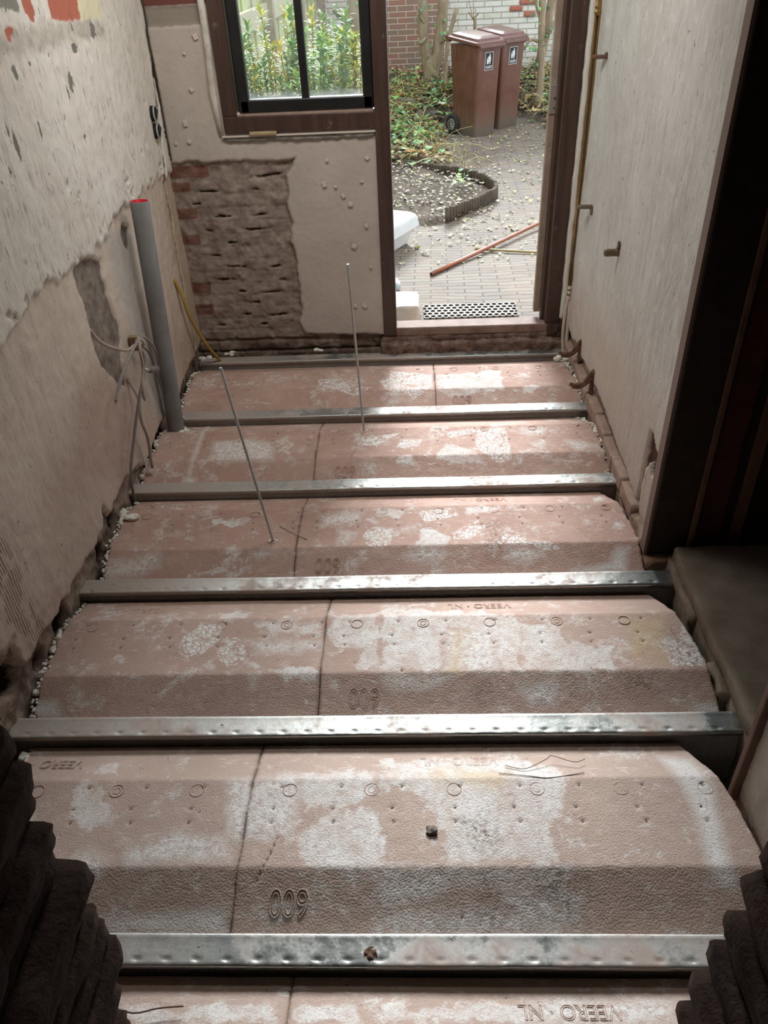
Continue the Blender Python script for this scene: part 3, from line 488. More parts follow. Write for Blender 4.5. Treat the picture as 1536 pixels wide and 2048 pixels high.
# ================= INSULATION BLOCKS =================
STAINS=[(0,'w',[(-0.784,0.3),(-0.781,0.255),(-0.801,0.228),(-0.836,0.228),(-0.875,0.255),(-0.902,0.301),(-0.907,0.348),(-0.887,0.378),(-0.849,0.377),(-0.81,0.347)]),
(0,'w',[(-0.887,0.462),(-0.816,0.456),(-0.811,0.408),(-0.873,0.414)]),
(0,'m',[(-0.763,0.15),(-0.766,0.133),(-0.783,0.123),(-0.807,0.123),(-0.829,0.133),(-0.841,0.15),(-0.84,0.17),(-0.825,0.182),(-0.8,0.182),(-0.777,0.17)]),
(0,'w',[(-0.308,0.237),(-0.232,0.284),(-0.106,0.318),(-0.087,0.123),(-0.268,0.144),(-0.3,0.167)]),
(0,'w',[(-0.111,0.46),(0.093,0.469),(0.267,0.456),(0.391,0.412),(0.376,0.331),(0.328,0.262),(0.341,0.159),(0.28,0.147),(0.052,0.153),(0.038,0.237),(0.008,0.305),(-0.068,0.363),(-0.106,0.334)]),
(0,'w',[(-0.355,0.414),(-0.109,0.422),(-0.129,0.325),(-0.19,0.304),(-0.295,0.291),(-0.319,0.34)]),
(0,'m',[(-0.498,0.378),(-0.327,0.404),(-0.311,0.271),(-0.378,0.218),(-0.469,0.218)]),
(0,'m',[(-0.614,0.238),(-0.5,0.218),(-0.46,0.168),(-0.702,0.156),(-0.709,0.181)]),
(0,'s',[(0.634,0.463),(0.709,0.451),(0.728,0.358),(0.705,0.158),(0.716,0.136),(0.7,0.097),(0.666,0.116),(0.659,0.158),(0.667,0.261),(0.659,0.359)]),
(0,'w',[(0.617,0.234),(0.634,0.231),(0.638,0.202),(0.619,0.199)]),
(0,'s',[(-0.747,0.041),(-0.463,0.06),(-0.446,0.023),(-0.708,0.022)]),
(0,'m',[(-0.101,0.142),(0.338,0.142),(0.305,0.112),(0.074,0.117),(0.015,0.087),(-0.101,0.067)]),
(0,'m',[(0.188,0.087),(0.361,0.097),(0.341,0.039),(0.218,0.044)]),
(0,'d',[(0.1,0.263),(0.163,0.277),(0.182,0.216),(0.161,0.184),(0.108,0.197)]),
(0,'d',[(0.133,0.127),(0.156,0.117),(0.166,0.025),(0.143,0.029)]),
(0,'d',[(0.262,0.137),(0.367,0.142),(0.349,0.058),(0.271,0.068)]),
(0,'y',[(0.031,0.416),(0.235,0.414),(0.202,0.354),(0.036,0.377)]),
(0,'m',[(-0.101,0.058),(0.299,0.058),(0.294,0.02),(-0.1,0.02)]),
(1,'l',[(-0.748,0.851),(-0.745,0.905),(-0.687,0.97),(-0.626,0.946),(-0.629,0.881),(-0.679,0.819),(-0.725,0.82)]),
(1,'l',[(-0.534,0.839),(-0.536,0.803),(-0.555,0.782),(-0.582,0.782),(-0.608,0.805),(-0.624,0.841),(-0.622,0.878),(-0.604,0.901),(-0.576,0.901),(-0.549,0.877)]),
(1,'w',[(-0.534,0.827),(-0.458,0.775),(-0.368,0.774),(-0.3,0.763),(-0.296,0.708),(-0.363,0.723),(-0.454,0.751),(-0.535,0.787)]),
(1,'m',[(-0.536,0.885),(-0.31,0.875),(-0.307,0.844),(-0.49,0.837)]),
(1,'w',[(-0.752,0.742),(-0.625,0.818),(-0.617,0.778),(-0.692,0.742),(-0.732,0.713),(-0.766,0.692)]),
(1,'w',[(-0.938,0.834),(-0.92,0.828),(-0.888,0.772),(-0.827,0.739),(-0.832,0.729),(-0.913,0.737),(-0.905,0.763)]),
(1,'w',[(-0.648,1.044),(-0.546,1.031),(-0.552,0.979),(-0.648,0.975)]),
(1,'w',[(-0.541,0.961),(-0.317,0.962),(-0.311,0.897),(-0.46,0.899)]),
(1,'w',[(-0.289,1.003),(-0.121,1.016),(-0.114,0.746),(-0.18,0.751),(-0.192,0.831),(-0.276,0.843)]),
(1,'m',[(-0.509,0.739),(-0.483,0.743),(-0.498,0.707)]),
(1,'w',[(-0.126,1.071),(0.328,0.98),(0.3,0.747),(0.241,0.74),(0.238,0.871),(0.117,0.928),(0.075,0.874),(0.078,0.75),(-0.117,0.753)]),
(1,'w',[(0.324,0.946),(0.433,0.933),(0.468,0.867),(0.593,0.843),(0.572,0.744),(0.3,0.747)]),
(1,'l',[(0.714,0.873),(0.876,0.881),(0.838,0.758),(0.744,0.76)]),
(1,'m',[(0.077,0.929),(0.242,0.915),(0.226,0.748),(0.078,0.75)]),
(1,'m',[(-0.117,0.737),(0.092,0.735),(0.061,0.706),(-0.072,0.7)]),
(1,'m',[(0.296,0.703),(0.399,0.709),(0.385,0.653),(0.32,0.653)]),
(1,'s',[(-1.134,0.674),(-1.074,0.674),(-1.056,0.631),(-1.145,0.632)]),
(1,'s',[(0.783,0.645),(0.867,0.644),(0.876,0.624),(0.778,0.627)]),
(1,'d',[(0.166,0.734),(0.203,0.733),(0.203,0.64),(0.167,0.641)]),
(1,'d',[(0.593,0.736),(0.694,0.735),(0.677,0.685),(0.613,0.686)]),
(1,'d',[(0.774,0.926),(0.847,0.86),(0.84,0.741),(0.773,0.759),(0.743,0.841)]),
(1,'y',[(0.109,0.917),(0.148,0.916),(0.122,0.745),(0.078,0.746)]),
(1,'y',[(0.659,0.968),(0.775,0.96),(0.727,0.78),(0.619,0.792)]),
(1,'w',[(-0.256,0.719),(-0.223,0.711),(-0.23,0.697),(-0.259,0.701)]),
(2,'m',[(-1.11,1.302),(-1.034,1.308),(-0.941,1.336),(-0.924,1.284),(-0.98,1.248),(-1.118,1.243)]),
(2,'w',[(-0.84,1.238),(-0.775,1.266),(-0.673,1.279),(-0.678,1.257),(-0.771,1.237)]),
(2,'w',[(-0.783,1.535),(-0.613,1.536),(-0.668,1.471),(-0.773,1.486)]),
(2,'m',[(-1.027,1.653),(-0.909,1.671),(-0.921,1.608)]),
(2,'m',[(-0.596,1.33),(-0.506,1.335),(-0.566,1.307)]),
(2,'m',[(-0.356,1.533),(-0.213,1.553),(-0.211,1.504),(-0.351,1.473)]),
(2,'l',[(-0.086,1.393),(-0.096,1.356),(-0.122,1.338),(-0.155,1.339),(-0.183,1.358),(-0.194,1.396),(-0.186,1.435),(-0.159,1.458),(-0.125,1.457),(-0.097,1.432)]),
(2,'l',[(0.008,1.548),(0.145,1.571),(0.158,1.517),(0.031,1.481)]),
(2,'w',[(-0.169,1.568),(-0.008,1.576),(-0.072,1.498),(-0.16,1.514)]),
(2,'w',[(0.014,1.43),(0.062,1.467),(0.128,1.389),(0.171,1.341),(-0.018,1.337)]),
(2,'l',[(0.129,1.414),(0.227,1.488),(0.255,1.448),(0.196,1.375),(0.135,1.377)]),
(2,'l',[(0.285,1.36),(0.332,1.446),(0.407,1.368),(0.508,1.343),(0.498,1.319),(0.446,1.32),(0.403,1.337),(0.292,1.347)]),
(2,'m',[(0.327,1.322),(0.446,1.32),(0.443,1.296),(0.382,1.273),(0.325,1.298)]),
(2,'m',[(0.096,1.306),(0.082,1.291),(0.048,1.283),(0.005,1.284),(-0.029,1.294),(-0.042,1.309),(-0.029,1.324),(0.006,1.333),(0.049,1.332),(0.083,1.322)]),
(2,'w',[(0.185,1.57),(0.29,1.58),(0.407,1.548),(0.271,1.539),(0.229,1.508),(0.182,1.522)]),
(2,'s',[(0.706,1.323),(0.742,1.322),(0.72,1.239),(0.539,1.238),(0.674,1.263)]),
(2,'w',[(0.701,1.665),(0.732,1.657),(0.71,1.601),(0.688,1.608)]),
(2,'w',[(-0.274,1.279),(-0.154,1.311),(-0.15,1.297),(-0.273,1.267)]),
(2,'m',[(-0.283,1.452),(-0.227,1.425),(-0.262,1.364),(-0.277,1.364)]),
(2,'d',[(0.25,1.474),(0.313,1.485),(0.312,1.322),(0.253,1.332)]),
(2,'w',[(0.754,1.426),(0.746,1.41),(0.734,1.4),(0.721,1.401),(0.713,1.411),(0.712,1.427),(0.719,1.443),(0.732,1.453),(0.745,1.453),(0.754,1.442)]),
(2,'w',[(-0.152,1.322),(-0.158,1.313),(-0.176,1.308),(-0.199,1.309),(-0.217,1.314),(-0.224,1.323),(-0.218,1.332),(-0.2,1.337),(-0.177,1.336),(-0.159,1.33)]),
(3,'m',[(-0.877,2.094),(-0.723,2.113),(-0.622,2.069),(-0.605,1.945),(-0.861,1.949)]),
(3,'l',[(-0.256,2.104),(-0.064,2.134),(-0.128,2.072),(-0.166,2.036),(-0.246,2.039)]),
(3,'w',[(-0.08,2.091),(0.076,2.091),(-0.006,2.01),(-0.086,2.008)]),
(3,'w',[(0.003,1.925),(-0.006,1.907),(-0.027,1.897),(-0.053,1.898),(-0.074,1.909),(-0.082,1.927),(-0.074,1.944),(-0.053,1.96),(-0.026,1.959),(-0.005,1.942)]),
(3,'w',[(0.136,2.055),(0.259,1.998),(0.291,1.895),(0.11,1.9),(0.091,1.937)]),
(3,'l',[(0.146,2.134),(0.258,2.169),(0.275,2.128),(0.137,2.081)]),
(3,'l',[(0.277,2.155),(0.401,2.162),(0.403,1.922),(0.349,1.901),(0.3,1.939),(0.259,1.998)]),
(3,'w',[(0.379,1.876),(0.374,1.87),(0.361,1.866),(0.345,1.867),(0.332,1.871),(0.328,1.877),(0.333,1.883),(0.347,1.886),(0.362,1.886),(0.375,1.882)]),
(3,'m',[(0.648,2.044),(0.782,1.987),(0.68,1.967)]),
(3,'m',[(0.474,2.145),(0.578,2.154),(0.555,2.088),(0.49,2.104)]),
(3,'s',[(-0.967,1.867),(-0.92,1.858),(-0.923,1.839),(-0.969,1.84)]),
(4,'l',[(-0.476,2.677),(-0.361,2.687),(-0.318,2.602),(-0.19,2.578),(-0.277,2.516),(-0.329,2.534),(-0.462,2.61)]),
(4,'l',[(-0.169,2.642),(-0.067,2.72),(-0.066,2.542),(-0.137,2.559)]),
(4,'l',[(-0.117,2.75),(0.094,2.702),(0.09,2.568),(-0.002,2.484),(-0.047,2.536),(-0.114,2.53)]),
(4,'w',[(0.117,2.701),(0.445,2.733),(0.439,2.522),(0.26,2.51),(0.112,2.566)]),
(4,'w',[(0.604,2.533),(0.593,2.52),(0.566,2.513),(0.534,2.514),(0.509,2.523),(0.5,2.536),(0.512,2.552),(0.54,2.567),(0.572,2.565),(0.595,2.548)]),
(4,'m',[(0.141,2.53),(0.246,2.527),(0.245,2.502),(0.17,2.504)]),
(4,'m',[(-0.114,2.487),(-0.062,2.49),(-0.07,2.469),(-0.114,2.466)]),
(-1,'w',[(-0.636,-0.132),(-0.529,-0.137),(-0.322,-0.13),(-0.293,-0.178),(-0.628,-0.18)]),
(-1,'w',[(-0.29,-0.135),(-0.217,-0.135),(-0.113,-0.15),(-0.092,-0.177),(-0.288,-0.178)]),
(-1,'w',[(-0.096,-0.131),(0.218,-0.123),(0.21,-0.177),(-0.094,-0.179)]),
(-1,'w',[(0.477,-0.122),(0.522,-0.124),(0.513,-0.138),(0.484,-0.133)]),
(-1,'m',[(0.218,-0.123),(0.518,-0.122),(0.486,-0.172),(0.21,-0.174)])]

def zprof(s):
    s = np.asarray(s, float); r = .012
    a = -.042+.054*s/.147; b = .012-.054*(s-.384)/.147
    z = np.minimum(np.minimum(a, b), r)
    return z
eps = NM('pink_coated_foam', .85, 0, .25)
v5 = eps.vor(200, 'F1'); n1 = eps.noise(5, 6, .65); n2 = eps.noise(22, 6, .7); n3 = eps.noise(70, 5, .7); ng = eps.noise(1.7, 3, .5)
pink = eps.mix(eps.mr(n1, .35, .65), (.43, .275, .22), (.53, .365, .30)); pink = eps.mix(eps.mr(ng, .35, .65, 0, .5), pink, (.38, .235, .185)); pink = eps.mix(eps.attr('worn'), pink, (.47, .37, .31))
pink = eps.mix(eps.mr(n2, .54, .68, 0, .5), pink, (.60, .49, .43))
wht = eps.mix(eps.mr(n2, .3, .7), (.82, .81, .785), (.69, .66, .62)); wht = eps.mix(eps.mr(eps.vor(190, 'DISTANCE_TO_EDGE'), .03, .13, .28, 0), wht, (.34, .27, .23)); wht = eps.mix(eps.mr(eps.noise(120, 3, .6), .6, .68, 0, .6), wht, (.30, .22, .18))
lug = eps.ma('MULTIPLY', eps.mr(eps.vor(58, 'DISTANCE_TO_EDGE', eps.tc), .05, .10), eps.mr(eps.noise(30, 4), .36, .46))
mw = eps.ma('MULTIPLY', eps.edge('w', .065, 17, .006, .008), eps.ma('MULTIPLY', eps.mr(eps.noise(11, 7, .78), .40, .58, .40, 1.), eps.mr(eps.noise(55, 6, .8), .34, .52, .3, 1.)))
ml = eps.ma('MULTIPLY', eps.edge('l', .010, 24, .003), lug); mm = eps.ma('MULTIPLY', eps.edge('m', .03, 18, .02), eps.mr(n3, .34, .56, .1, .95)); ms = eps.ma('MULTIPLY', eps.edge('s', .012, 30, .016), .9)
glob = eps.ma('MULTIPLY', eps.mr(eps.noise(6.5, 7, .78), .545, .61), eps.mr(n3, .35, .6, 0, .8))
scr = eps.ma('MULTIPLY', eps.mr(eps.noise(1, 5, .7, eps.vec((7, 30, 7)), 1.5), .62, .65), .55)
wm = eps.ma('MAXIMUM', eps.ma('MAXIMUM', mw, ml), eps.ma('MAXIMUM', eps.ma('MAXIMUM', mm, ms), eps.ma('MAXIMUM', glob, scr)))
c = eps.mix(wm, pink, wht)
c = eps.mix(eps.ma('MULTIPLY', eps.edge('y', .05, 20, .02), .5), c, (.50, .36, .19), 'MIX')
c = eps.mix(eps.ma('MULTIPLY', eps.edge('d', .05, 20, .03), eps.mr(eps.noise(75, 6, .8), .46, .60, .0, .85)), c, (.13, .09, .065))
c = eps.mix(eps.mr(eps.noise(80, 4, .75), .675, .695, 0, .9), c, (.08, .05, .035)); c = eps.mix(eps.mr(eps.noise(17, 6, .8), .64, .70, 0, .6), c, (.24, .165, .125))
c = eps.mix(eps.mr(eps.attr('hol'), .2, .8), c, (.10, .065, .05))
c = eps.mix(eps.mr(eps.attr('grime'), 0, 1, 0, .75), c, (.20, .14, .11))
eps.col(c); eps.bump(eps.ma('SUBTRACT', 1, v5), .42, .0022); eps.bump(n2, .12, .004)
foam = simple('white_foam', (.86, .85, .79), (.72, .67, .56), 30, .8, bump=.8, bscale=120, dist=.004)
crk_m = simple('dirty_crack', (.10, .065, .05))

ROWS = {-1: [(-.74, -.286), (-.286, .61)], 0: [(-1.10, -.438), (-.438, .79)], 1: [(-1.15, -.295), (-.295, .845)],
        2: [(-1.135, -.437), (-.437, .79)], 3: [(-1.14, -.423), (-.423, .79)], 4: [(-1.12, .104), (.104, .79)]}
BN = {-1: 'in the row nearest the camera', 0: 'in the first full row, behind the nearest beam', 1: 'in the row beside the side doorway', 2: 'in the row with the longer threaded rod', 3: 'in the row beside the grey pipe foot', 4: 'in the farthest row below the garden door'}
LOOK = {(-1,0):'left half-hidden', (-1,1):'right scuffed', (0,0):'left', (0,1):'right heavily whitened', (1,0):'left boot-printed', (1,1):'right mud-stained', (2,0):'left', (2,1):'right footprint-covered', (3,0):'left scored', (3,1):'right tread-marked', (4,0):'long left clean', (4,1):'short right white-smeared'}
for r, segs in ROWS.items():
    y0 = .6*r
    for si, (xa, xb) in enumerate(segs):
        left_end = si == 0; right_end = si == 1
        s0, s1 = .004, .527
        nu = int((xb-xa)/.0055); nv = 104
        uu = np.linspace(0, 1, nu+1); sv = np.linspace(s0, s1, nv+1)
        UU, SV = np.meshgrid(uu, sv, indexing='ij'); UU = UU.ravel(); SV = SV.ravel()
        xl = np.full_like(SV, xa+.0009); xr = np.full_like(SV, xb-.0009)
        wob = (fbm(SV, SV*0+r*3.7, 10, 5)-.5)*.007
        if left_end: xl = xa+.02*(1-SV/s1)*(r in (0, 1, 2))+(fbm(SV, SV*0+r*9., 38, 3)-.5)*.03+.01*((SV > .4)*(SV-.4)*4)
        else: xl = xl+wob*(SV*0+1)
        if right_end:
            cur = {-1: 0, 0: .085, 1: .07, 2: .06, 3: .05, 4: .05}[r]
            xr = xb-cur*np.clip((SV-.12)/.4, 0, 1)**2+(fbm(SV, SV*0+r*5., 38, 9)-.5)*(.024 if r > 1 else .008)
        else: xr = xr+wob*(SV*0+1)
        X = xl+(xr-xl)*UU; Y = y0+SV; Z = zprof(SV)+(fbm(X, Y, 3, 5)-.5)*.003+(fbm(X, Y, 45, 6)-.5)*.0014
        de = np.minimum((X-xl), (xr-X)); Z -= .0025*np.exp(-(de/.003)**2)
        at = {}
        for ty in 'wlmsdy':
            f = np.full(X.shape, -.2)
            for (rr, t2, P) in STAINS:
                if rr == r and t2 == ty:
                    if min(p[0] for p in P) > xb+.1 or max(p[0] for p in P) < xa-.1: continue
                    f = np.maximum(f, sd_poly(X, Y, P))
            at[ty] = f
        # nail holes (pairs) and crushed marks pressed into the surface
        hol = np.zeros_like(X); rg = random.Random(r*10+si)
        n = max(2, int((xb-xa)/.15))
        for i in range(n+1):
            hx = xa+.06+i*.152
            for (dx, sy) in ((0, .300), (.006, .262), (.02, .362)):
                d = np.hypot(X-hx-dx+rg.uniform(-.004, .004), (Y-y0-sy)); hol = np.maximum(hol, np.exp(-(d/.0045)**2))
        for i in range(int((xb-xa)*30)):
            d = np.hypot(X-rg.uniform(xa, xb), Y-y0-rg.uniform(.02, .52)); hol = np.maximum(hol, rg.uniform(.3, .8)*np.exp(-(d/.003)**2))
        Z -= .005*hol
        if r == 3 and si == 0:      # foam-filled saw line across the left block
            xs = -.966+(.527-SV)*0-.0+.02*np.sin(SV*5)*0; xs = np.interp(SV, [0, .2, .40, .527], [-.952, -.948, -.955, -.966]); at['s'] = np.maximum(at['s'], .0035-np.abs(X-xs)); Z += .003*np.exp(-((X-xs)/.005)**2)
        if r == 0 and si == 1:
            gx = np.interp(SV, [.10, .13, .18, .22, .30], [-.40, -.385, -.365, -.355, -.35]); g_ = np.exp(-((X-gx)/.0018)**2)*((SV > .11) & (SV < .225)); Z -= .004*g_; hol = np.maximum(hol, g_)
        at['worn'] = np.full(X.shape, {0: .75, -1: .7, 1: .4}.get(r, .05)); at['hol'] = hol; at['grime'] = np.exp(-(np.minimum(X-xl+(0 if si else .05), xr-X+(.05 if si else 0))/.006)**2)*(.3+.7*(fbm(Y, X, 30, 8) > .5))
        Vt = np.stack([X, Y, Z], 1)
        i, j = np.meshgrid(np.arange(nu), np.arange(nv), indexing='ij'); a = (i*(nv+1)+j).ravel()
        F = np.stack([a, a+nv+1, a+nv+2, a+1], 1).tolist(); Vl = Vt.tolist()
        # sides down to the underside
        per = [k*(nv+1) for k in range(nu+1)]+[nu*(nv+1)+k for k in range(1, nv+1)]+[k*(nv+1)+nv for k in range(nu-1, -1, -1)]+[k for k in range(nv-1, 0, -1)]
        b0 = len(Vl); Vl += [(Vl[q][0], Vl[q][1], -.20) for q in per]; L_ = len(per)
        F += [(per[q], b0+q, b0+(q+1) % L_, per[(q+1) % L_]) for q in range(L_)]
        F += [tuple(range(b0+L_-1, b0-1, -1))]
        nP = len(per)
        # embossed rings
        mm_ = MB(); mm_.v = []; 
        for i in range(n+1):
            cx = xa+.10+i*.21
            if cx > xb-.06: continue
            mm_.torus((cx, y0+.352, .0118), .018, .0016)
            if i % 2: mm_.torus((cx, y0+.352, .0118), .009, .0012, seg=14, rs=5)
        bb = len(Vl); Vl += mm_.v; F += [tuple(q+bb for q in f) for f in mm_.f]
        for k2 in at: at[k2] = np.concatenate([at[k2], np.full(nP+len(mm_.v), ({0: .75, -1: .7, 1: .4}.get(r, .05) if k2 == 'worn' else 0. if k2 in ('hol', 'grime') else -.2))])
        t = thing('insulation_block', '%s pink-coated foam insulation block %s' % (LOOK[(r, si)], BN[r]), 'insulation', ((xa+xb)/2, y0+.26, 0), 'foam insulation blocks between the beams')
        link_mesh('foam_body', Vl, F, eps.m, t, True, at)
        # lettering pressed in relief, upside down as seen from the camera
        def letters(key, x, s, sxs, up):
            P, Fc = TXT[key]; ang = math.atan2(.054, .147)*(1 if up else -1)
            M = Matrix.Translation((x, y0+s, float(zprof(s))+.0002)) @ Matrix.Rotation(ang, 4, 'X') @ Matrix.Rotation(math.pi, 4, 'Z') @ Matrix.Diagonal((sxs, 1, 1, 1))
            V_ = [tuple(M @ Vector(p)) for p in P]; N_ = len(V_)
            link_mesh('raised_number' if key == '600' else 'raised_lettering', V_, Fc, eps.m, t, False, {k2: np.full(N_, ({0: .75, -1: .7, 1: .4}.get(r, .05) if k2 == 'worn' else 0. if k2 in ('hol', 'grime') else -.2)) for k2 in at})
        num = {0: -.311, 1: -.162, 2: -.317, 3: -.292, 4: .230}
        if si == 1 and r in num: letters('600', num[r], .077, .74, True)
        if r == 4 and si == 0: letters('600', -.965, .060, .74, True)
        br = {(-1, 1): [.29], (0, 1): [.10], (0, 0): [-1.02], (1, 0): [-.94], (1, 1): [.20], (2, 0): [-.98], (4, 0): [-.55], (2, 1): [.25]}
        for bx_ in br.get((r, si), []): letters('VEERO · NL', bx_, .452, .80, False)
        # foam bead along the wall side
        if (left_end and r >= 0) or (right_end and r >= 3):
            rg = random.Random(r*7+si); m = MB(); xs_ = (xl if left_end else xr).reshape(nu+1, nv+1)[0]
            for q in range(150 if left_end else 190):
                if rg.random() < (.25 if left_end else .05): continue
                k_ = rg.randrange(nv+1); sz = rg.uniform(.0018, .0045)*(2.2 if rg.random() < .08 else 1); px_ = xs_[k_]+(-1 if left_end else 1)*rg.uniform(-.002, .014 if left_end else .022)
                pz = float(zprof(sv[k_]))-rg.uniform(.0, .012)
                m.rough((px_-sz, y0+sv[k_]-sz*1.5, pz-sz), (px_+sz, y0+sv[k_]+sz*1.5, pz+sz*.9), (3, 3, 3), sz*.9, .6, 90, q)
            m.build('foam_bead', foam, t, True)

# ================= THINGS IN THE ROOM =================
pvc = simple('grey_pvc', (.235, .24, .235), (.19, .185, .18), 10, .5, bump=.1)
redp = simple('red_pipe_lining', (.55, .012, .03), None, rough=.4)
a = Vector((-1.093, 2.234, -.14)); b = Vector((-1.051, 2.30, .986)); d = (b-a).normalized()
t = thing('waste_pipe', 'tall grey plastic waste pipe with a red lining standing by the left wall', 'pipe', tuple(a))
m = MB(); n = 24
Q = d.to_track_quat('Z', 'Y').to_matrix()
ring = lambda c, r: [tuple(c+Q @ Vector((r*math.cos(2*math.pi*i/n), r*math.sin(2*math.pi*i/n), 0))) for i in range(n)]
m.loft([ring(a, .0365), ring(a+(b-a)*.5, .0365), ring(b-d*.002, .0365), ring(b, .0355), ring(b, .0335)], cap=False); m.build('pipe_wall', pvc, t, True)
m = MB(); m.loft([ring(b+d*.0005, .0345), ring(b+d*.0005, .0325), ring(b-d*.15, .0325)], cap=False); m.loft([ring(b-d*.15, .0325), ring(b-d*.151, .001)], cap=False); m.build('red_lining', redp, t, True)
m = MB()
rg = random.Random(3)
for k in range(9):
    an = rg.uniform(-1.4, 1.2); r_ = .042; p = a+d*.135+Vector((r_*math.cos(an), r_*math.sin(an)*.8-.005, rg.uniform(-.012, .004))); s = rg.uniform(.008, .016); m.rough((p.x-s, p.y-s, p.z-s*.7), (p.x+s, p.y+s, p.z+s*.7), (4, 4, 4), s*.4, .9, 50, k)
m.build('foam_collar', foam, t, True)

zs = simple('zinc_rod', (.62, .65, .66), None, rough=.28, metal=.9)
for (bs, tp, lab) in (((-.521, 1.386, -.02), (-.602, 1.386, .706), 'longer leaning threaded steel rod set in the nearer insulation row'), ((-.224, 2.166, -.02), (-.245, 2.166, .757), 'thin upright threaded steel rod farther back, in front of the plaster')):
    t = thing('threaded_rod', lab, 'rod', bs, 'threaded rods standing in the insulation')
    A = Vector(bs); B = Vector(tp); L_ = (B-A).length; dd = (B-A).normalized(); e1 = dd.orthogonal().normalized(); e2 = dd.cross(e1)
    seg = 8; V = []; Fc = []; N_ = int(L_/.0025)
    for i in range(N_+1):
        for k in range(seg):
            u = 2*math.pi*k/seg; rr = .0048+.0006*math.sin(2*math.pi*(i*.5)+u); V.append(tuple(A+dd*(L_*i/N_)+(e1*math.cos(u)+e2*math.sin(u))*rr))
    Fc = [(i*seg+k, i*seg+(k+1) % seg, (i+1)*seg+(k+1) % seg, (i+1)*seg+k) for i in range(N_) for k in range(seg)]+[tuple(N_*seg+k for k in range(seg))]
    link_mesh('rod_shaft', V, Fc, zs, t)
    m = MB(); M = Matrix.Translation(A+dd*.032); m.torus((0, 0, 0), .009, .004, M @ Matrix.Diagonal((1.6, 1, .5, 1)), 14, 6); m.build('torn_hole_rim', simple('torn_foam', (.62, .5, .43), None), t, True)

def smooth(P, k=6):
    P = [Vector(p) for p in P]; out = []
    for i in range(len(P)-1):
        p0 = P[max(i-1, 0)]; p1 = P[i]; p2 = P[i+1]; p3 = P[min(i+2, len(P)-1)]
        for j in range(k):
            t_ = j/k; out.append(.5*((2*p1)+(p2-p0)*t_+(2*p0-5*p1+4*p2-p3)*t_*t_+(3*p1-p0-3*p2+p3)*t_**3))
    out.append(P[-1]); return out
cg = simple('cable_grey', (.30, .285, .265), (.24, .215, .2), 20, .55); cw = simple('cable_pale', (.50, .42, .36), (.38, .3, .25), 14, .6); cd = simple('cable_dark', (.16, .135, .12), None, rough=.6)
def cable(name, P, r, mat, lab, tip=None):
    t = thing(name, lab, 'cable', P[0], 'cables hanging from the left wall')
    m = MB(); m.tube(smooth(P), r, 8); m.build('sheath', mat, t, True)
    m = MB(); e = Vector(P[-1]); dv = (e-Vector(P[-2])).normalized(); m.tube([e, e+dv*.01], r*.5, 6); m.build('cut_end', tip or cd, t)
    return t
X0 = -1.10
cable('electrical_cable', [(X0, 2.06, .522), (X0+.03, 2.00, .550), (X0+.045, 1.93, .562), (X0+.045, 1.84, .555), (X0+.04, 1.74, .53), (X0+.03, 1.68, .49), (X0+.025, 1.648, .462)], .0058, cg, 'grey cable arching left from the yellow clip and hanging free')
cable('electrical_cable', [(X0, 2.06, .522), (X0+.01, 2.12, .50), (X0+.01, 2.20, .42), (X0+.0, 2.235, .34), (X0-.005, 2.24, .24), (X0-.01, 2.24, .12)], .0055, cg, 'grey cable looping right from the clip down behind the grey pipe')
cable('electrical_cable', [(X0, 2.055, .497), (X0+.01, 2.12, .44), (X0+.005, 2.17, .345), (X0, 2.205, .25), (X0-.005, 2.225, .15)], .004, cd, 'thin dark cable between the clip and the pipe foot')
cable('electrical_cable', [(XL+.0, 1.735, .70), (X0-.02, 1.755, .645), (X0, 1.81, .595), (X0+.01, 1.90, .545), (X0+.01, 1.99, .525)], .006, cw, 'pale cable coming out of the bare plaster hole to the clip')
cable('electrical_cable', [(X0+.01, 2.05, .53), (X0+.035, 1.985, .555), (X0+.045, 1.945, .525), (X0+.04, 1.945, .45), (X0+.03, 1.92, .39), (X0+.025, 1.918, .33)], .006, cw, 'pale cable with a bent tail hanging straight below the clip')
cable('electrical_cable', [(X0+.01, 2.0, .515), (X0+.03, 2.01, .475), (X0+.03, 1.955, .41), (X0+.02, 1.87, .345), (X0+.005, 1.77, .24), (X0-.0, 1.66, .14), (X0, 1.63, .04)], .0055, cd, 'long dark cable running down to the gap beside the insulation')
cable('electrical_cable', [(XL, 1.95, .40), (X0+.01, 1.90, .34), (X0+.01, 1.87, .26), (X0+.01, 1.89, .157), (X0, 1.882, .03)], .007, cw, 'thick pale cable curving down to the floor edge')
t = thing('cable_clip', 'small yellow-brown clip bundling the grey cables', 'clip', (X0, 2.06, .50))
m = MB(); m.box((X0-.03, 2.045, .475), (X0+.012, 2.07, .535)); m.build('clip_body', simple('yellowed_plastic', (.34, .24, .12), (.25, .17, .09), 20, .6), t, bevel=.003); m = MB(); m.torus((X0+.02, 2.03, .518), .016, .006, Matrix.Rotation(1.57, 4, 'X'), 14, 6); m.build('clip_loop', cw, t, True)
t = thing('coax_connector', 'grey cylindrical plug connector on the cable beside the pipe', 'connector', (X0+.03, 2.0, .415))
p0 = Vector((X0+.03, 1.985, .422)); p1 = Vector((X0+.03, 2.03, .40)); p2 = Vector((X0+.03, 2.12, .36))
m = MB(); m.tube([p1, p1+(p2-p1)*.05, p2-(p2-p1)*.05, p2], [.012, .0145, .0145, .012], 14); m.build('plug_body', simple('plug_grey', (.17, .17, .17), None, rough=.45), t, True)
m = MB(); m.tube([p0, p1], .009, 10); m.build('metal_collar', simple('plug_metal', (.5, .48, .42), None, rough=.35, metal=.6), t, True)
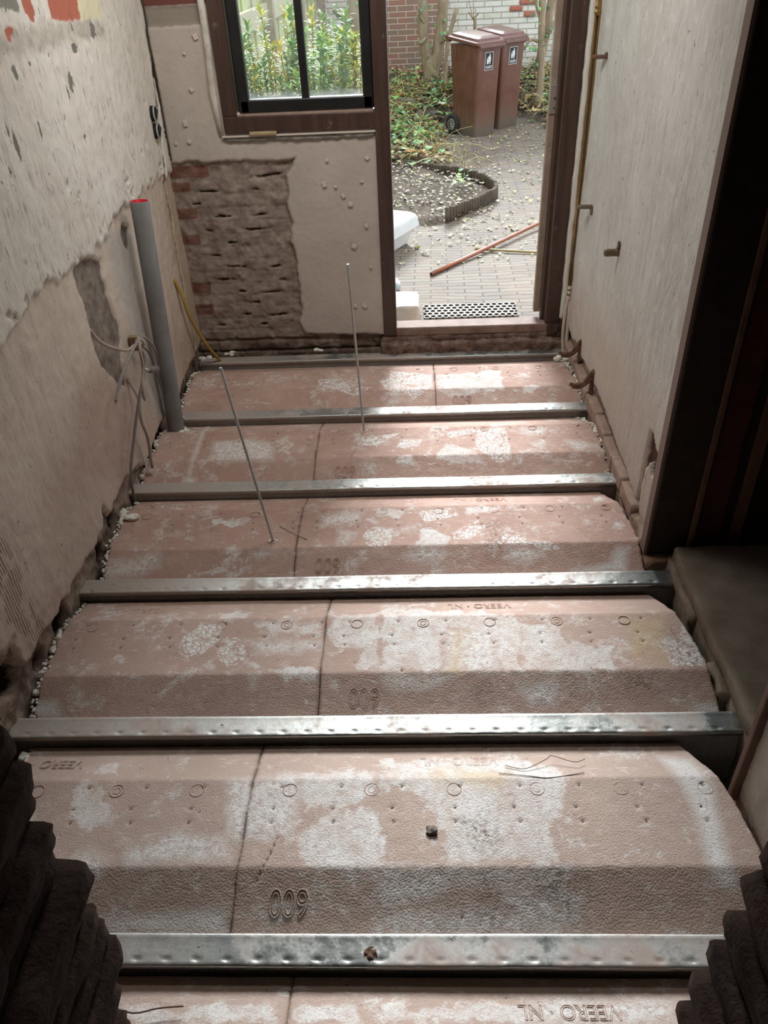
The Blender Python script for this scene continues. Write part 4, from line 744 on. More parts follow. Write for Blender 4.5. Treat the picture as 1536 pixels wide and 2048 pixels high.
cable('yellow_conduit', [(XL+.002, 2.80, .50), (X0-.01, 2.805, .40), (X0, 2.81, .32), (X0+.02, 2.85, .21), (X0+.05, 2.90, .09), (X0+.075, 2.96, -.0), (X0+.085, 2.98, -.03)], .0085, simple('yellow_tube', (.44, .30, .055), (.34, .22, .05), 14, .5), 'yellow flexible conduit bending to the floor in the far left corner')

# double wall socket hole with grey rings
t = thing('socket_rings', 'two stacked round empty socket boxes in the left wall near the corner', 'socket box', (XL+.03, 2.92, 1.16))
for cz in (1.195, 1.125):
    R_ = Matrix.Rotation(math.pi/2, 4, 'Y')
    m = MB(); m.torus((XL+.032, 2.92, cz), .031, .0035, R_, 24, 6); rgb = m.build('socket_ring', simple('socket_grey', (.42, .42, .40), None, rough=.4), t, True)
    m = MB(); m.loft([[(XL+.031, 2.92+.031*math.cos(u), cz+.031*math.sin(u)) for u in np.linspace(0, 2*math.pi, 20, endpoint=False)], [(XL+.0, 2.92+.030*math.cos(u), cz+.030*math.sin(u)) for u in np.linspace(0, 2*math.pi, 20, endpoint=False)]]); m.build('box_hollow', simple('socket_black', (.012, .012, .012)), rgb)
    m = MB(); m.tube([(XL+.036, 2.90, cz+.01), (XL+.038, 2.93, cz), (XL+.036, 2.945, cz+.012)], .002, 6); m.build('wire', simple('wire_black', (.03, .03, .03), None, rough=.3), rgb)

# pipes in the right corner
brass = simple('tarnished_brass', (.42, .27, .10), (.30, .19, .08), 30, .33, .9); chrome = simple('dull_chrome', (.7, .68, .62), (.45, .36, .25), 60, .25, .9)
t = thing('gas_pipe', 'pair of thin brass pipes running down the right-hand corner', 'pipe', (.797, 3.0, .30))
for dx in (0, .015):
    m = MB(); m.tube([(.790+dx, 3.005-dx*.6, .335), (.791+dx, 3.007-dx*.6, .90), (.788+dx, 3.007-dx*.6, 1.47), (.787+dx, 3.008-dx*.6, 2.4)], .0062, 10); m.build('brass_tube', brass, t, True)
m = MB(); m.tube([(.794, 2.998, 1.478), (.794, 2.998, 1.49), (.794, 2.998, 1.50), (.794, 2.998, 1.51), (.794, 2.998, 1.53)], [.014, .018, .015, .018, .013], 6); m.build('upper_fitting', brass, t)
for k, z in enumerate((.325, .30, .27)):
    m = MB(); m.tube([(.797, 2.995, z-.01), (.797, 2.995, z-.004), (.797, 2.995, z+.004), (.797, 2.995, z+.01)], [.010, .015, .015, .010], 6); m.build('compression_nut', chrome, t)
t = thing('plastic_pipe', 'cream plastic pipe continuing from the brass fitting to the floor', 'pipe', (.80, 2.98, -.1))
cream = simple('cream_plastic', (.58, .52, .43), (.48, .41, .33), 8, .5)
m = MB(); m.tube(smooth([(.790, 2.998, .28), (.782, 2.995, .20), (.779, 2.985, .08), (.785, 2.96, -.03), (.782, 2.93, -.16)]), .0085, 10); m.build('thin_tube', cream, t, True)
m = MB(); m.tube(smooth([(.803, 2.998, .28), (.801, 2.99, .1), (.798, 2.96, -.05), (.795, 2.94, -.16)]), .0105, 10); m.build('thick_tube', cream, t, True)

rust = simple('rusty_iron', (.10, .052, .035), (.19, .11, .075), 30, .85, .3, bump=.8, bscale=90); bz = simple('bronze_clip', (.15, .115, .075), (.24, .19, .13), 30, .5, .6)
def stub(P, lab, mat, hole):
    t = thing('wall_bracket', lab, 'bracket', P[0], 'brackets sticking out of the right wall')
    m = MB(); m.rough(tuple(min(P[0][i], P[1][i])-.007 for i in range(3)), tuple(max(P[0][i], P[1][i])+.007 for i in range(3)), (8, 4, 4), .003, .4, 60, 2); m.build('bracket_bar', mat, t, True)
    m = MB(); hx, hy, hz, sz = hole; m.rough((hx-.006, hy-.014, hz-sz), (hx+.004, hy+.012, hz+sz), (3, 5, 8), .005, .8, 60, 4); m.build('anchor_plug', simple('anchor_hole', (.09, .06, .045), (.2, .15, .1), 40, .95), t, True)
stub([(.815, 2.845, 1.345), (.765, 2.835, 1.345)], 'thin rusty pipe clip by the top of the brass pipes', rust, (.812, 2.845, 1.350, .011))
stub([(.815, 2.81, .765), (.757, 2.80, .765)], 'bronze pipe clip halfway up the right wall nearest the corner', bz, (.812, 2.80, .750, .019))
stub([(.815, 2.255, .745), (.765, 2.25, .733)], 'bronze pipe clip lower on the right wall, nearer the camera', bz, (.812, 2.255, .765, .018))
for (y, z, lab) in ((2.70, .115, 'rusty torn hook bracket above the far end of the skirting bricks'), (2.39, .105, 'rusty torn hook bracket low on the right wall, nearer the camera')):
    t = thing('rusty_hook', lab, 'hook', (.81, y, z), 'rusty hooks low on the right wall')
    m = MB(); m.tube(smooth([(.812, y, z+.055), (.79, y, z+.02), (.775, y+.005, z-.008), (.74, y+.01, z-.018), (.715, y+.015, z-.012)], 4), .009, 6); m.tube(smooth([(.81, y-.008, z+.03), (.788, y-.005, z+.0), (.76, y+.004, z-.026), (.725, y+.01, z-.026)], 4), .007, 6); m.build('hook_arm', rust, t, True)
    m = MB(); m.rough((.805, y-.012, z-.07), (.818, y+.012, z+.06), (3, 5, 14), .008, .7, 60, 3); m.build('wall_fixing', rust, t, True)

# bits lying about
def bit(name, lab, cat, lo, hi, mat, seed, rot=0, amp=.7, n=(9, 8, 6), rnd=1.):
    c_ = tuple((lo[i]+hi[i])/2 for i in range(3)); sz = max(hi[i]-lo[i] for i in range(3))
    M = Matrix.Translation(c_) @ Matrix.Rotation(rot, 4, 'Z'); m = MB()
    m.rough(tuple(lo[i]-c_[i] for i in range(3)), tuple(hi[i]-c_[i] for i in range(3)), n, sz*amp*.35, rnd, 3./sz, seed, M)
    return tag(m.build(name, mat, None, True), lab, cat)
yw = simple('yellowed_wood_strip', (.42, .33, .19), (.33, .25, .14), 20, .6)
bit('wooden_wedge', 'short yellowish wooden wedge lying on the window ledge', 'wedge', (-.725, YB-.03, 1.072), (-.600, YB-.012, 1.087), yw, 3, 0, .04, (14, 3, 3), .2)
bit('foam_chunk', 'oblong white foam chunk on the left end of an insulation block', 'foam piece', (-1.123, 1.522, .008), (-1.062, 1.556, .03), foam, 4, .15, .35)
bit('foam_crumb', 'small white foam crumb in the gap in front of the second beam', 'foam piece', (-.622, 2.150, -.022), (-.590, 2.172, .004), foam, 5)
bit('plaster_crumb', 'dark grey crumpled crumb lying on the widest insulation row', 'debris', (.008, .225, .006), (.034, .250, .022), simple('crumb_grey', (.13, .11, .09), (.22, .19, .15), 60, .9), 6)
bit('dried_mud', 'small brown clod of mud on the nearest steel beam', 'debris', (-.132, -.054, -.001), (-.106, -.030, .0025), simple('mud_brown', (.13, .075, .05), None, rough=.9), 8)
FO = [(-1.12, 2.99, -.01, .026, 'white foam lump at the left end of the farthest beam'), (-.50, 3.03, .01, .018, 'white foam lump below the bricks in the middle of the back wall'), (.10, 3.01, .01, .020, 'foam lump on the farthest beam below the door sill, left of two'), (.35, 3.01, .008, .018, 'foam lump on the farthest beam below the middle of the door'), (.66, 3.02, .012, .030, 'long foam lump on the farthest beam near the right corner'), (-.98, 3.03, .008, .018, 'white foam lump under the bare bricks near the left corner'), (.775, 2.86, .0, .030, 'frothy white foam lump at the foot of the cream pipe'), (-1.10, 2.34, .005, .018, 'small square foam piece beside the grey pipe foot')]
for i, (x, y, z, s, lab) in enumerate(FO):
    m = MB(); rg = random.Random(i)
    for q in range(7 if i != 4 else 14):
        ox, oy, oz = rg.uniform(-1, 1)*s*(1.3 if i != 4 else 3.2), rg.uniform(-1, 1)*s*.5, rg.uniform(-.3, .4)*s; r_ = s*rg.uniform(.35, .7); m.rough((x+ox-r_, y+oy-r_*.8, z+oz-r_*.6), (x+ox+r_, y+oy+r_*.8, z+oz+r_*.6), (4, 4, 4), r_*.4, .95, 40, q+i*9)
    tag(m.build('foam_lump', foam, None, True), lab, 'foam', 'foam lumps along the farthest beam')
tw = simple('thin_twig', (.16, .10, .07), None)
def twig(P, lab, r=.0010):
    m = MB(); m.tube(smooth(P, 4), [r*1.0]*(4*(len(P)-1)+1), 5); tag(m.build('twig', tw, None, True), lab, 'twig')
twig([(.22, .43, .001), (.27, .415, .006), (.33, .445, .006), (.345, .455, .006), (.40, .435, .006), (.43, .445, .004)], 'forked dark twig on the far slope of the widest insulation row')
twig([(.20, .40, .010), (.28, .388, .013), (.33, .383, .013), (.42, .40, .010)], 'long bent stem below the forked twig on the widest row')
twig([(-.72, -.14, .005), (-.66, -.15, .010), (-.60, -.165, .012), (-.55, -.155, .010), (-.50, -.15, .008)], 'wavy twig on the insulation beside the left broken brick pier', .0018)
twig([(-.512, 1.475, .014), (-.46, 1.43, .014), (-.40, 1.39, .013)], 'thin straight stem beside the longer rod', .001)

# ================= GARDEN =================
G0 = .05
leafm = NM('leaf', .5, 0, .4); leafm.col(leafm.attr('col', 'Color')); leafm = leafm.m
brownp = NM('brown_bin_plastic', .42, 0, .4); q = brownp
sx = q.n('ShaderNodeSeparateXYZ'); q.t.links.new(q.tc, sx.inputs[0]); nn = q.noise(7, 5, .65)
c = q.mix(q.mr(nn, .35, .7), (.13, .05, .03), (.175, .078, .05)); c = q.mix(q.mr(q.noise(1, 5, .6, q.vec((26, 26, 3))), .58, .7, 0, .4), c, (.34, .2, .14))
mud = q.mr(q.ma('ADD', sx.outputs[2], q.ma('MULTIPLY', q.noise(9, 4), .14)), .19, .15); c = q.mix(mud, c, (.085, .068, .052)); c = q.mix(q.mr(q.ma('ADD', sx.outputs[2], q.ma('MULTIPLY', nn, .25)), .42, .2, 0, .5), c, (.22, .17, .13))
q.col(c); brownp = q.m
lidm = simple('brown_lid_plastic', (.13, .045, .033), (.17, .075, .055), 9, .28, spec=.6); tyre = simple('tyre_rubber', (.025, .027, .028), (.05, .05, .045), 30, .8); rim = simple('wheel_rim', (.36, .35, .32), None, rough=.5)
def rrect(w, d, z, r, n=5, cy=0):
    P = []
    for (sx_, sy_, a0) in ((1, 1, 0), (-1, 1, 90), (-1, -1, 180), (1, -1, 270)):
        for i in range(n+1):
            a_ = math.radians(a0+90*i/n); P.append((sx_*(w/2-r)+r*math.cos(a_), cy+sy_*(d/2-r)+r*math.sin(a_), z))
    return P
def make_bin(loc, rz, lab):
    t = thing('wheelie_bin', lab, 'bin', (0, 0, 0), 'brown garden waste bins')
    m = MB(); m.loft([rrect(.285, .35, .0, .03), rrect(.29, .36, .12, .03), rrect(.315, .39, .5, .03), rrect(.34, .415, .80, .03), rrect(.345, .42, .84, .03)])
    m.build('bin_body', brownp, t)
    m = MB()
    for dy in (-.06, .02, .10): 
        for s in (-1, 1): m.tube([(s*.172, dy, .83), (s*.167, dy, .70)], .006, 6)
    m.box((-.175, -.216, .80), (.175, -.20, .835)); m.build('stiffening_rib', brownp, t)
    m = MB(); m.loft([rrect(.385, .47, .832, .035), rrect(.395, .48, .838, .04), rrect(.395, .48, .862, .04), rrect(.34, .42, .872, .04), rrect(.33, .41, .890, .04), rrect(.24, .32, .905, .05)])
    V = [(x, y, z+(y+.27)*.10) for x, y, z in m.v]; m.v = V
    lid = m.build('bin_lid', lidm, t, bevel=.004)
    m = MB(); m.box((-.17, -.262, .815), (.17, -.225, .845)); m.box((-.08, -.16, .885), (.08, -.13, .905)); m.box((-.13, .02, .915), (.13, .05, .935)); m.build('lid_handle', lidm, lid, bevel=.006)
    m = MB(); m.tube([(-.18, .26, .90), (.18, .26, .90)], .014, 10); m.box((-.17, .21, .86), (-.14, .27, .92)); m.box((.14, .21, .86), (.17, .27, .92)); m.build('hinge_bar', lidm, t)
    for s in (-1, 1):
        Mx = Matrix.Translation((s*.168, .155, .10)) @ Matrix.Rotation(math.pi/2, 4, 'Y')
        m = MB(); m.torus((0, 0, 0), .078, .022, Mx, 28, 10); w_ = m.build('wheel', tyre, t, True)
        m = MB(); m.torus((s*.018, 0, 0), .052, .004, Mx, 24, 6); m.torus((s*.018, 0, 0), .012, .006, Mx, 12, 6)
        for k in range(8):
            a_ = k*math.pi/4; c0 = Vector((s*.188, .155, .10)); dv = Vector((0, math.cos(a_), math.sin(a_))); m.tube([c0+dv*.012, c0+dv*.052], .003, 5)
        m.build('wheel_rim', rim, w_, True)
    # sticker: white edge, black field, white figure and the word
    wt = simple('sticker_white', (.75, .76, .75), None, rough=.4); bl = simple('sticker_black', (.02, .02, .022), None, rough=.4)
    Ms = Matrix.Translation((.0, -.2035, .70)) @ Matrix.Rotation(math.radians(2.7), 4, 'X')
    m = MB(); m.box((-.055, -.003, -.085), (.055, .003, .075), Ms); s_ = m.build('sticker', wt, t)
    m = MB(); m.box((-.050, -.0042, -.080), (.050, .0, .070), Ms); m.build('black_field', bl, s_)
    m = MB()
    def pl(P): 
        n_ = len(P); V_ = [tuple(Ms @ Vector((x, -.0056, z))) for x, z in P]+[tuple(Ms @ Vector((x, -.003, z))) for x, z in P]; m.add(V_, [tuple(range(n_))]+[(i, i+n_, (i+1) % n_+n_, (i+1) % n_) for i in range(n_)])
    pl([(.008+.008*math.cos(u), .052+.008*math.sin(u)) for u in np.linspace(0, 2*math.pi, 10, endpoint=False)])
    pl([(-.004, .044), (.016, .042), (.022, .020), (.020, -.004), (.014, -.032), (.004, -.032), (.006, -.004), (.000, -.004), (-.010, -.030), (-.020, -.028), (-.012, .002), (-.014, .028)])
    pl([(-.034, .012), (-.012, .012), (-.016, -.030), (-.030, -.030)]); pl([(-.012, .036), (-.026, .026), (-.030, .014), (-.025, .013), (-.020, .022), (-.008, .030)])
    m.build('figure_symbol', wt, s_)
    P, Fc = TXT['KLIKO']; M2 = Ms @ Matrix.Translation((0, -.0045, -.058)) @ Matrix.Rotation(math.pi/2, 4, 'X') @ Matrix.Diagonal((.82, 1, 1, 1))
    link_mesh('word', [tuple(M2 @ Vector(p)) for p in P], Fc, wt, s_)
    t.location = loc; t.rotation_euler = (0, 0, rz); return t
make_bin((.703, 8.391, G0), math.radians(38), 'front brown wheeled bin with its spoked wheel showing')
make_bin((.99, 8.779, G0), math.radians(38), 'rear brown wheeled bin standing right behind the other')

# ---- paving, soil
EP = [(.265,5.115),(.36,5.24),(.47,5.38),(.58,5.53),(.66,5.66),(.70,5.80),(.70,5.98),(.66,6.16),(.57,6.34),(.44,6.52),(.30,6.64),(.16,6.74),(.02,6.88)]
pav = NM('brick_paving', .8, 0, .35); b = pav.n('ShaderNodeTexBrick'); mp = pav.n('ShaderNodeMapping'); mp.inputs['Rotation'].default_value = (0, 0, .03)
dsn = pav.noise(1.6, 3, .5); dv = pav.n('ShaderNodeVectorMath'); dv.operation = 'ADD'; cmb = pav.n('ShaderNodeCombineXYZ'); pav.put(cmb.inputs[1], pav.ma('MULTIPLY', dsn, .16)); pav.t.links.new(pav.tc, dv.inputs[0]); pav.t.links.new(cmb.outputs[0], dv.inputs[1])
pav.t.links.new(dv.outputs[0], mp.inputs[0]); pav.t.links.new(mp.outputs[0], b.inputs[0])
b.inputs['Scale'].default_value = 1; b.inputs['Brick Width'].default_value = .205; b.inputs['Row Height'].default_value = .052; b.inputs['Mortar Size'].default_value = .0045; b.inputs['Mortar Smooth'].default_value = .3; b.inputs['Bias'].default_value = 0
b.inputs['Color1'].default_value = (.18, .152, .124, 1); b.inputs['Color2'].default_value = (.245, .212, .175, 1); b.inputs['Mortar'].default_value = (.085, .068, .055, 1)
n2 = pav.noise(6, 6, .7); c = pav.mix(pav.mr(n2, .45, .68, 0, .65), b.outputs[0], (.30, .225, .16)); c = pav.mix(pav.mr(pav.noise(40, 4, .7), .6, .7, 0, .6), c, (.12, .095, .075))
pav.col(c); pav.bump(pav.ma('SUBTRACT', 1, b.outputs[1]), .6, .006); pav.bump(pav.noise(60, 4, .7), .5, .004)
U, V, F = grid(-3.2, 3.4, 3.15, 10.7, .05)
path = link_mesh('garden_path', np.stack([U, V, G0+(fbm(U, V, 2, 4)-.5)*.02*np.clip((V-3.6)/.6, 0, 1)], 1), F, pav.m, None, True); struct(path, 'old brick paving of the garden')
soil = NM('garden_soil', .95); n1 = soil.noise(9, 6, .7); n2 = soil.noise(45, 5, .75)
soil.col(soil.mix(soil.mr(soil.noise(30, 4, .7), .55, .66, 0, .6), soil.mix(soil.mr(n2, .35, .65), (.11, .088, .07), (.28, .23, .18)), (.36, .30, .2))); soil.bump(n2, 1., .02); soil.bump(n1, .8, .03)
U, V, F = grid(-3.2, 3.4, 3.5, 10.7, .04)
pathpoly = [(-3.5, 3.0), (-3.5, 4.6), (-.8, 4.75), (-.1, 4.98), (.26, 5.06)]+[(x+.03, y) for x, y in EP[1:11]]+[(.34, 6.9), (.30, 7.6), (.20, 8.1), (.25, 8.6), (.55, 9.05), (1.3, 9.3), (1.55, 8.6), (1.62, 7.0), (2.0, 3.0)]
ds = -sd_poly(U, V, pathpoly); inb_ = st(ds, .10)
H = G0-.03+inb_*(.045+.03*np.clip(ds/.4, 0, 1)+.10*np.clip((V-7.2)/2.4, 0, 1)*np.clip(ds/.5, 0, 1)+.22*np.clip((V-9.0)/1.3, 0, 1))+(fbm(U, V, 6, 6, 5, .6)-.5)*.09*inb_
soilo = struct(link_mesh('garden_ground', np.stack([U, V, H], 1), F, soil.m, None, True), 'dark garden soil and rising bank')
def gz(x, y):
    d_ = -float(sd_poly(np.array([x]), np.array([y]), pathpoly)[0]); i_ = min(max(d_/.10*.5+.5, 0), 1)
    return max(G0, G0-.03+i_*(.045+.03*min(max(d_/.4, 0), 1)+.10*min(max((y-7.2)/2.4, 0), 1)*min(max(d_/.5, 0), 1)+.22*min(max((y-9.0)/1.3, 0), 1)))
# edging of little half logs
m = MB(); rg = random.Random(2); acc = 0
for i in range(len(EP)-1):
    a_ = Vector(EP[i]+(0,)); b_ = Vector(EP[i+1]+(0,)); L_ = (b_-a_).length; n_ = int(L_/.034)
    for k in range(n_):
        p = a_+(b_-a_)*(k+.5)/n_; h_ = .108+rg.uniform(-.006, .006)-.04*(i/12.); r_ = .0175; m.tube([(p.x, p.y, .0), (p.x, p.y, G0+h_-.006), (p.x, p.y, G0+h_)], [r_, r_, r_*.75], 8)
tag(m.build('garden_edging', simple('weathered_log', (.16, .125, .09), (.09, .075, .06), 14, .85, bump=.6), None, True), 'low curved edging of small dark upright logs around the soil bed', 'edging')

# ---- boundary walls and fence
def brickmat(name, c1, c2, mo, dark, v):
    q = NM(name, .85); b = q.n('ShaderNodeTexBrick'); q.t.links.new(q.vec((1, 1, 1)), b.inputs[0])
    mp = q.n('ShaderNodeMapping'); mp.inputs['Rotation'].default_value = (math.pi/2, 0, 0); q.t.links.new(q.tc, mp.inputs[0]); q.t.links.new(mp.outputs[0], b.inputs[0])
    b.inputs['Scale'].default_value = 1; b.inputs['Brick Width'].default_value = .215; b.inputs['Row Height'].default_value = .0625; b.inputs['Mortar Size'].default_value = .006; b.inputs['Mortar Smooth'].default_value = .2
    b.inputs['Color1'].default_value = c1+(1,); b.inputs['Color2'].default_value = c2+(1,); b.inputs['Mortar'].default_value = mo+(1,)
    c = q.mix(q.mr(q.noise(6, 5, .7), .5, .68, 0, v), b.outputs[0], dark); q.col(c); q.bump(q.ma('SUBTRACT', 1, b.outputs[1]), .8, .008); q.bump(q.noise(40, 4), .4, .004); return q.m
wbk = brickmat('white_painted_brick', (.80, .79, .72), (.70, .69, .60), (.40, .37, .31), (.50, .50, .36), .5); rbk = brickmat('red_brick', (.36, .18, .135), (.28, .20, .16), (.60, .52, .42), (.22, .20, .16), .5)
m = MB(); m.box((-1.12, 10.62, 0), (3.4, 10.84, 2.4)); gw = struct(m.build('garden_wall', wbk), 'white painted brick garden wall')
m = MB(); m.box((-.26, 10.50, 0), (.47, 10.62, 2.4)); m.box((-1.16, 10.5, 0), (-1.0, 10.84, 2.4)); m.build('red_pier', rbk, gw)
ex = simple('exposed_red_brick', (.46, .14, .09), (.38, .17, .12), 20, .85, bump=.4)
m = MB()
for (x0, x1, z0) in ((1.28, 1.44, 1.008), (1.40, 1.62, 1.07), (1.46, 1.60, .945)): m.rough((x0, 10.60, z0), (x1, 10.63, z0+.054), (10, 3, 4), .006, .6, 30, int(x0*50))
m.build('bare_red_brick', ex, gw, True)
fm = NM('weathered_fence_wood', .8); nn = fm.noise(1, 5, .6, fm.vec((9, 9, 1.2))); fm.col(fm.mix(fm.mr(fm.noise(2.5, 4), .35, .65), fm.mix(fm.mr(nn, .35, .65), (.42, .38, .28), (.60, .57, .43)), (.50, .58, .27))); fm.bump(nn, .3, .004); fm = fm.m
t = thing('garden_fence', 'greenish weathered wooden fence of broad boards behind the evergreen bushes', 'fence', (-1.06, 7.5, 0)); t['kind'] = 'structure'; del t['category']
m = MB()
for k in range(34): y0 = 3.6+k*.205; m.box((-1.10-.012*(k % 2), y0, .0), (-1.075-.012*(k % 2), y0+.20, 1.9)); 
m.build('fence_boards', fm, t)
for k in range(4): m = MB(); m.box((-1.09, 4.0+k*2.1, 0), (-1.0, 4.09+k*2.1, 1.95)); m.build('fence_post', simple('fence_post_wood', (.30, .25, .18), (.42, .38, .26), 5, .85), t, bevel=.004)
for z in (.55, 1.30): m = MB(); m.box((-1.076, 3.6, z), (-1.04, 10.55, z+.13)); m.build('fence_rail', simple('fence_rail_wood', (.50, .47, .34), (.44, .47, .28), 6, .8), t, bevel=.004)

# ---- leaves: generic leaf geometry
def leaf(m, p, dv, up, L_, w_, colr, bend=.25):
    dv = dv.normalized(); s_ = dv.cross(up); s_ = (s_ if s_.length > 1e-4 else Vector((1, 0, 0))).normalized(); nrm = s_.cross(dv)
    m.cur = colr; a0 = p; a1 = p+dv*L_*.33+nrm*L_*.05; a2 = p+dv*L_*.68-nrm*L_*bend*.15; a3 = p+dv*L_-nrm*L_*bend
    m.add([a0, a1+s_*w_*.5+nrm*w_*.12, a1, a1-s_*w_*.5+nrm*w_*.12, a2+s_*w_*.38+nrm*w_*.1, a2, a2-s_*w_*.38+nrm*w_*.1, a3], [(0, 1, 2), (0, 2, 3), (1, 4, 5, 2), (2, 5, 6, 3), (4, 7, 5), (5, 7, 6)]); m.cur = (1, 1, 1)
stem_m = simple('green_stem', (.16, .17, .07), (.25, .19, .10), 9, .7)
GR = [(.16, .38, .06), (.22, .48, .07), (.30, .56, .08), (.12, .28, .09), (.40, .60, .13)]; YE = [(.76, .68, .08), (.80, .72, .12), (.62, .66, .10), (.80, .60, .07)]
SH = [((-.95, 3.95), 'evergreen shrub behind the left edge of the window', .25, 26), ((-.74, 4.15), 'evergreen shrub with yellow shoots in the middle of the left window pane', .55, 26), ((-.55, 3.95), 'evergreen shrub just left of the glazing bar', .35, 26), ((-.36, 4.25), 'evergreen shrub right of the glazing bar with bright green tips', .4, 24), ((-.33, 4.0), 'evergreen shrub with golden yellow leaves by the right of the window', .65, 22)]
for si, ((cx, cy), lab, yf, ns) in enumerate(SH):
    rg = random.Random(40+si); t = thing('evergreen_shrub', lab, 'shrub', (cx, cy, G0), 'evergreen shrubs outside the window')
    ml_ = MB(); ms_ = MB()
    for s_ in range(ns):
        bx_, by_ = cx+rg.uniform(-.05, .05), cy+rg.uniform(-.06, .06); tx, ty = cx+rg.uniform(-.15, .15), cy+rg.uniform(-.28, .28)
        top = rg.uniform(1.12, 1.50) if s_ % 3 else rg.uniform(1.0, 1.2)
        if si >= 3: top = min(top, 1.36 if s_ % 5 else 1.46)
        P = [Vector((bx_, by_, G0-.04)), Vector((bx_*.5+tx*.5, by_*.5+ty*.5, top*.5)), Vector((tx, ty, top))]; PP = smooth(P, 8); ms_.tube(PP, [.007*(1-.7*i/16) for i in range(len(PP))], 5)
        yel = rg.random() < yf; z = .55
        while z < top:
            f_ = z/top; k_ = min(int(f_*16), 15); p = PP[k_].lerp(PP[k_+1], f_*16-k_) if k_ < 16 else PP[-1]
            for q in range(3):
                az = rg.uniform(0, 6.283); el = rg.uniform(.15, .9) if z < top-.06 else rg.uniform(.7, 1.25); dv_ = Vector((math.cos(az)*math.cos(el), math.sin(az)*math.cos(el), math.sin(el)))
                colr = rg.choice(YE) if (yel and z > top*.68 and rg.random() < .7) else rg.choice(GR); v_ = rg.uniform(.75, 1.2); colr = tuple(c_*v_ for c_ in colr)
                leaf(ml_, p, dv_, Vector((0, 0, 1)), rg.uniform(.045, .075), rg.uniform(.014, .02), colr, rg.uniform(.1, .4))
            z += .021
    ms_.build('stems', stem_m, t, True); fo = ml_.build('foliage', leafm, t, False, col=True); fo['kind'] = 'stuff'

# ---- trees and cut trunks
bark = NM('pale_bark', .9); nb = bark.noise(1, 5, .65, bark.vec((30, 30, 6))); bark.col(bark.mix(bark.mr(nb, .35, .65), (.27, .20, .13), (.42, .34, .23))); bark.bump(nb, .7, .01); bark = bark.m
def tree(lab, trunks, name='garden_tree', leaves=0, seed=0):
    rg = random.Random(seed); x, y = trunks[0][0][0][:2]; t = thing(name, lab, 'tree', (x, y, gz(x, y)))
    for i, (P, r0, r1) in enumerate(trunks):
        PP = smooth(P, 5); n_ = len(PP); m = MB(); m.tube(PP, [(r0+(r1-r0)*k/(n_-1))*(1+.10*math.sin(k*2.3+seed)) for k in range(n_)], 9 if r0 > .01 else 5)
        m.build('trunk' if i == 0 else 'branch', bark, t, True)
    if leaves:
        m = MB()
        for k in range(leaves):
            P = trunks[rg.randrange(len(trunks))][0]; p = Vector(P[-1]).lerp(Vector(P[0]), rg.random()*.8)+Vector((rg.uniform(-.09, .09), rg.uniform(-.08, .02), rg.uniform(-.06, .06))); leaf(m, p, Vector((rg.uniform(-1, 1), rg.uniform(-1, 0), rg.uniform(-.8, .2))), Vector((0, 0, 1)), .06, .05, rg.choice([(.12, .3, .08), (.2, .42, .1), (.10, .26, .14)]))
        m.build('leaves', leafm, t, col=True)
Yt = 9.7
tree('thick pruned trunk with a twin fork in front of the red brick pier', [([(.30, Yt, .15), (.26, Yt, .55), (.20, Yt, .85), (.20, Yt, 1.5)], .085, .055), ([(.30, Yt, .45), (.37, Yt, .75), (.42, Yt, 1.1), (.42, Yt, 1.6)], .07, .06), ([(.20, Yt-.05, 1.0), (.15, Yt-.10, 1.08), (.14, Yt-.1, 1.16)], .018, .008), ([(.39, Yt-.05, .80), (.45, Yt-.1, .83), (.47, Yt-.1, .92)], .02, .007), ([(.22, Yt-.05, .85), (.16, Yt-.1, .80), (.13, Yt-.1, .86)], .018, .008)], seed=1, leaves=14)
tree('thin leaning sawn-off stem between the forked trunk and the bins', [([(.44, Yt-.1, .2), (.47, Yt-.1, .75), (.57, Yt-.1, 1.12)], .022, .024), ([(.53, Yt-.1, .98), (.60, Yt-.12, 1.03)], .01, .005)], 'cut_stem', seed=2)
Yr = 9.15
tree('slender tree trunk with many pruned branches right of the bins', [([(1.49, Yr, .16), (1.50, Yr, .5), (1.475, Yr, .9), (1.46, Yr, 1.35)], .042, .036), ([(1.48, Yr+.05, .6), (1.55, Yr+.08, .95), (1.60, Yr+.1, 1.35)], .05, .05), ([(1.47, Yr, .80), (1.36, Yr-.03, .83), (1.28, Yr-.05, .74)], .02, .012), ([(1.47, Yr, .98), (1.40, Yr, 1.14), (1.38, Yr, 1.3)], .014, .01), ([(1.5, Yr, .80), (1.58, Yr-.02, .90), (1.60, Yr-.02, 1.0)], .014, .006)], seed=3, leaves=40)
tree('bare multi-stemmed sapling behind the bins by the white wall', [([(.80, 10.1, .3), (.82, 10.1, .9), (.80, 10.1, 1.0)], .02, .02), ([(.80, 10.1, .98), (.86, 10.1, 1.04)], .012, .01), ([(.80, 10.1, .98), (.74, 10.1, 1.05)], .012, .008), ([(.80, 10.1, .98), (.79, 10.1, 1.3)], .005, .003), ([(.79, 10.1, .98), (.72, 10.1, 1.25)], .005, .003)], 'sapling', seed=4)
tree('ivy-clad pale trunk behind the right window pane', [([(-.50, 8.2, .12), (-.50, 8.2, .9), (-.47, 8.2, 1.6)], .10, .085), ([(-.52, 8.2, .9), (-.62, 8.15, 1.15), (-.70, 8.1, 1.25)], .03, .02)], seed=5, leaves=50)

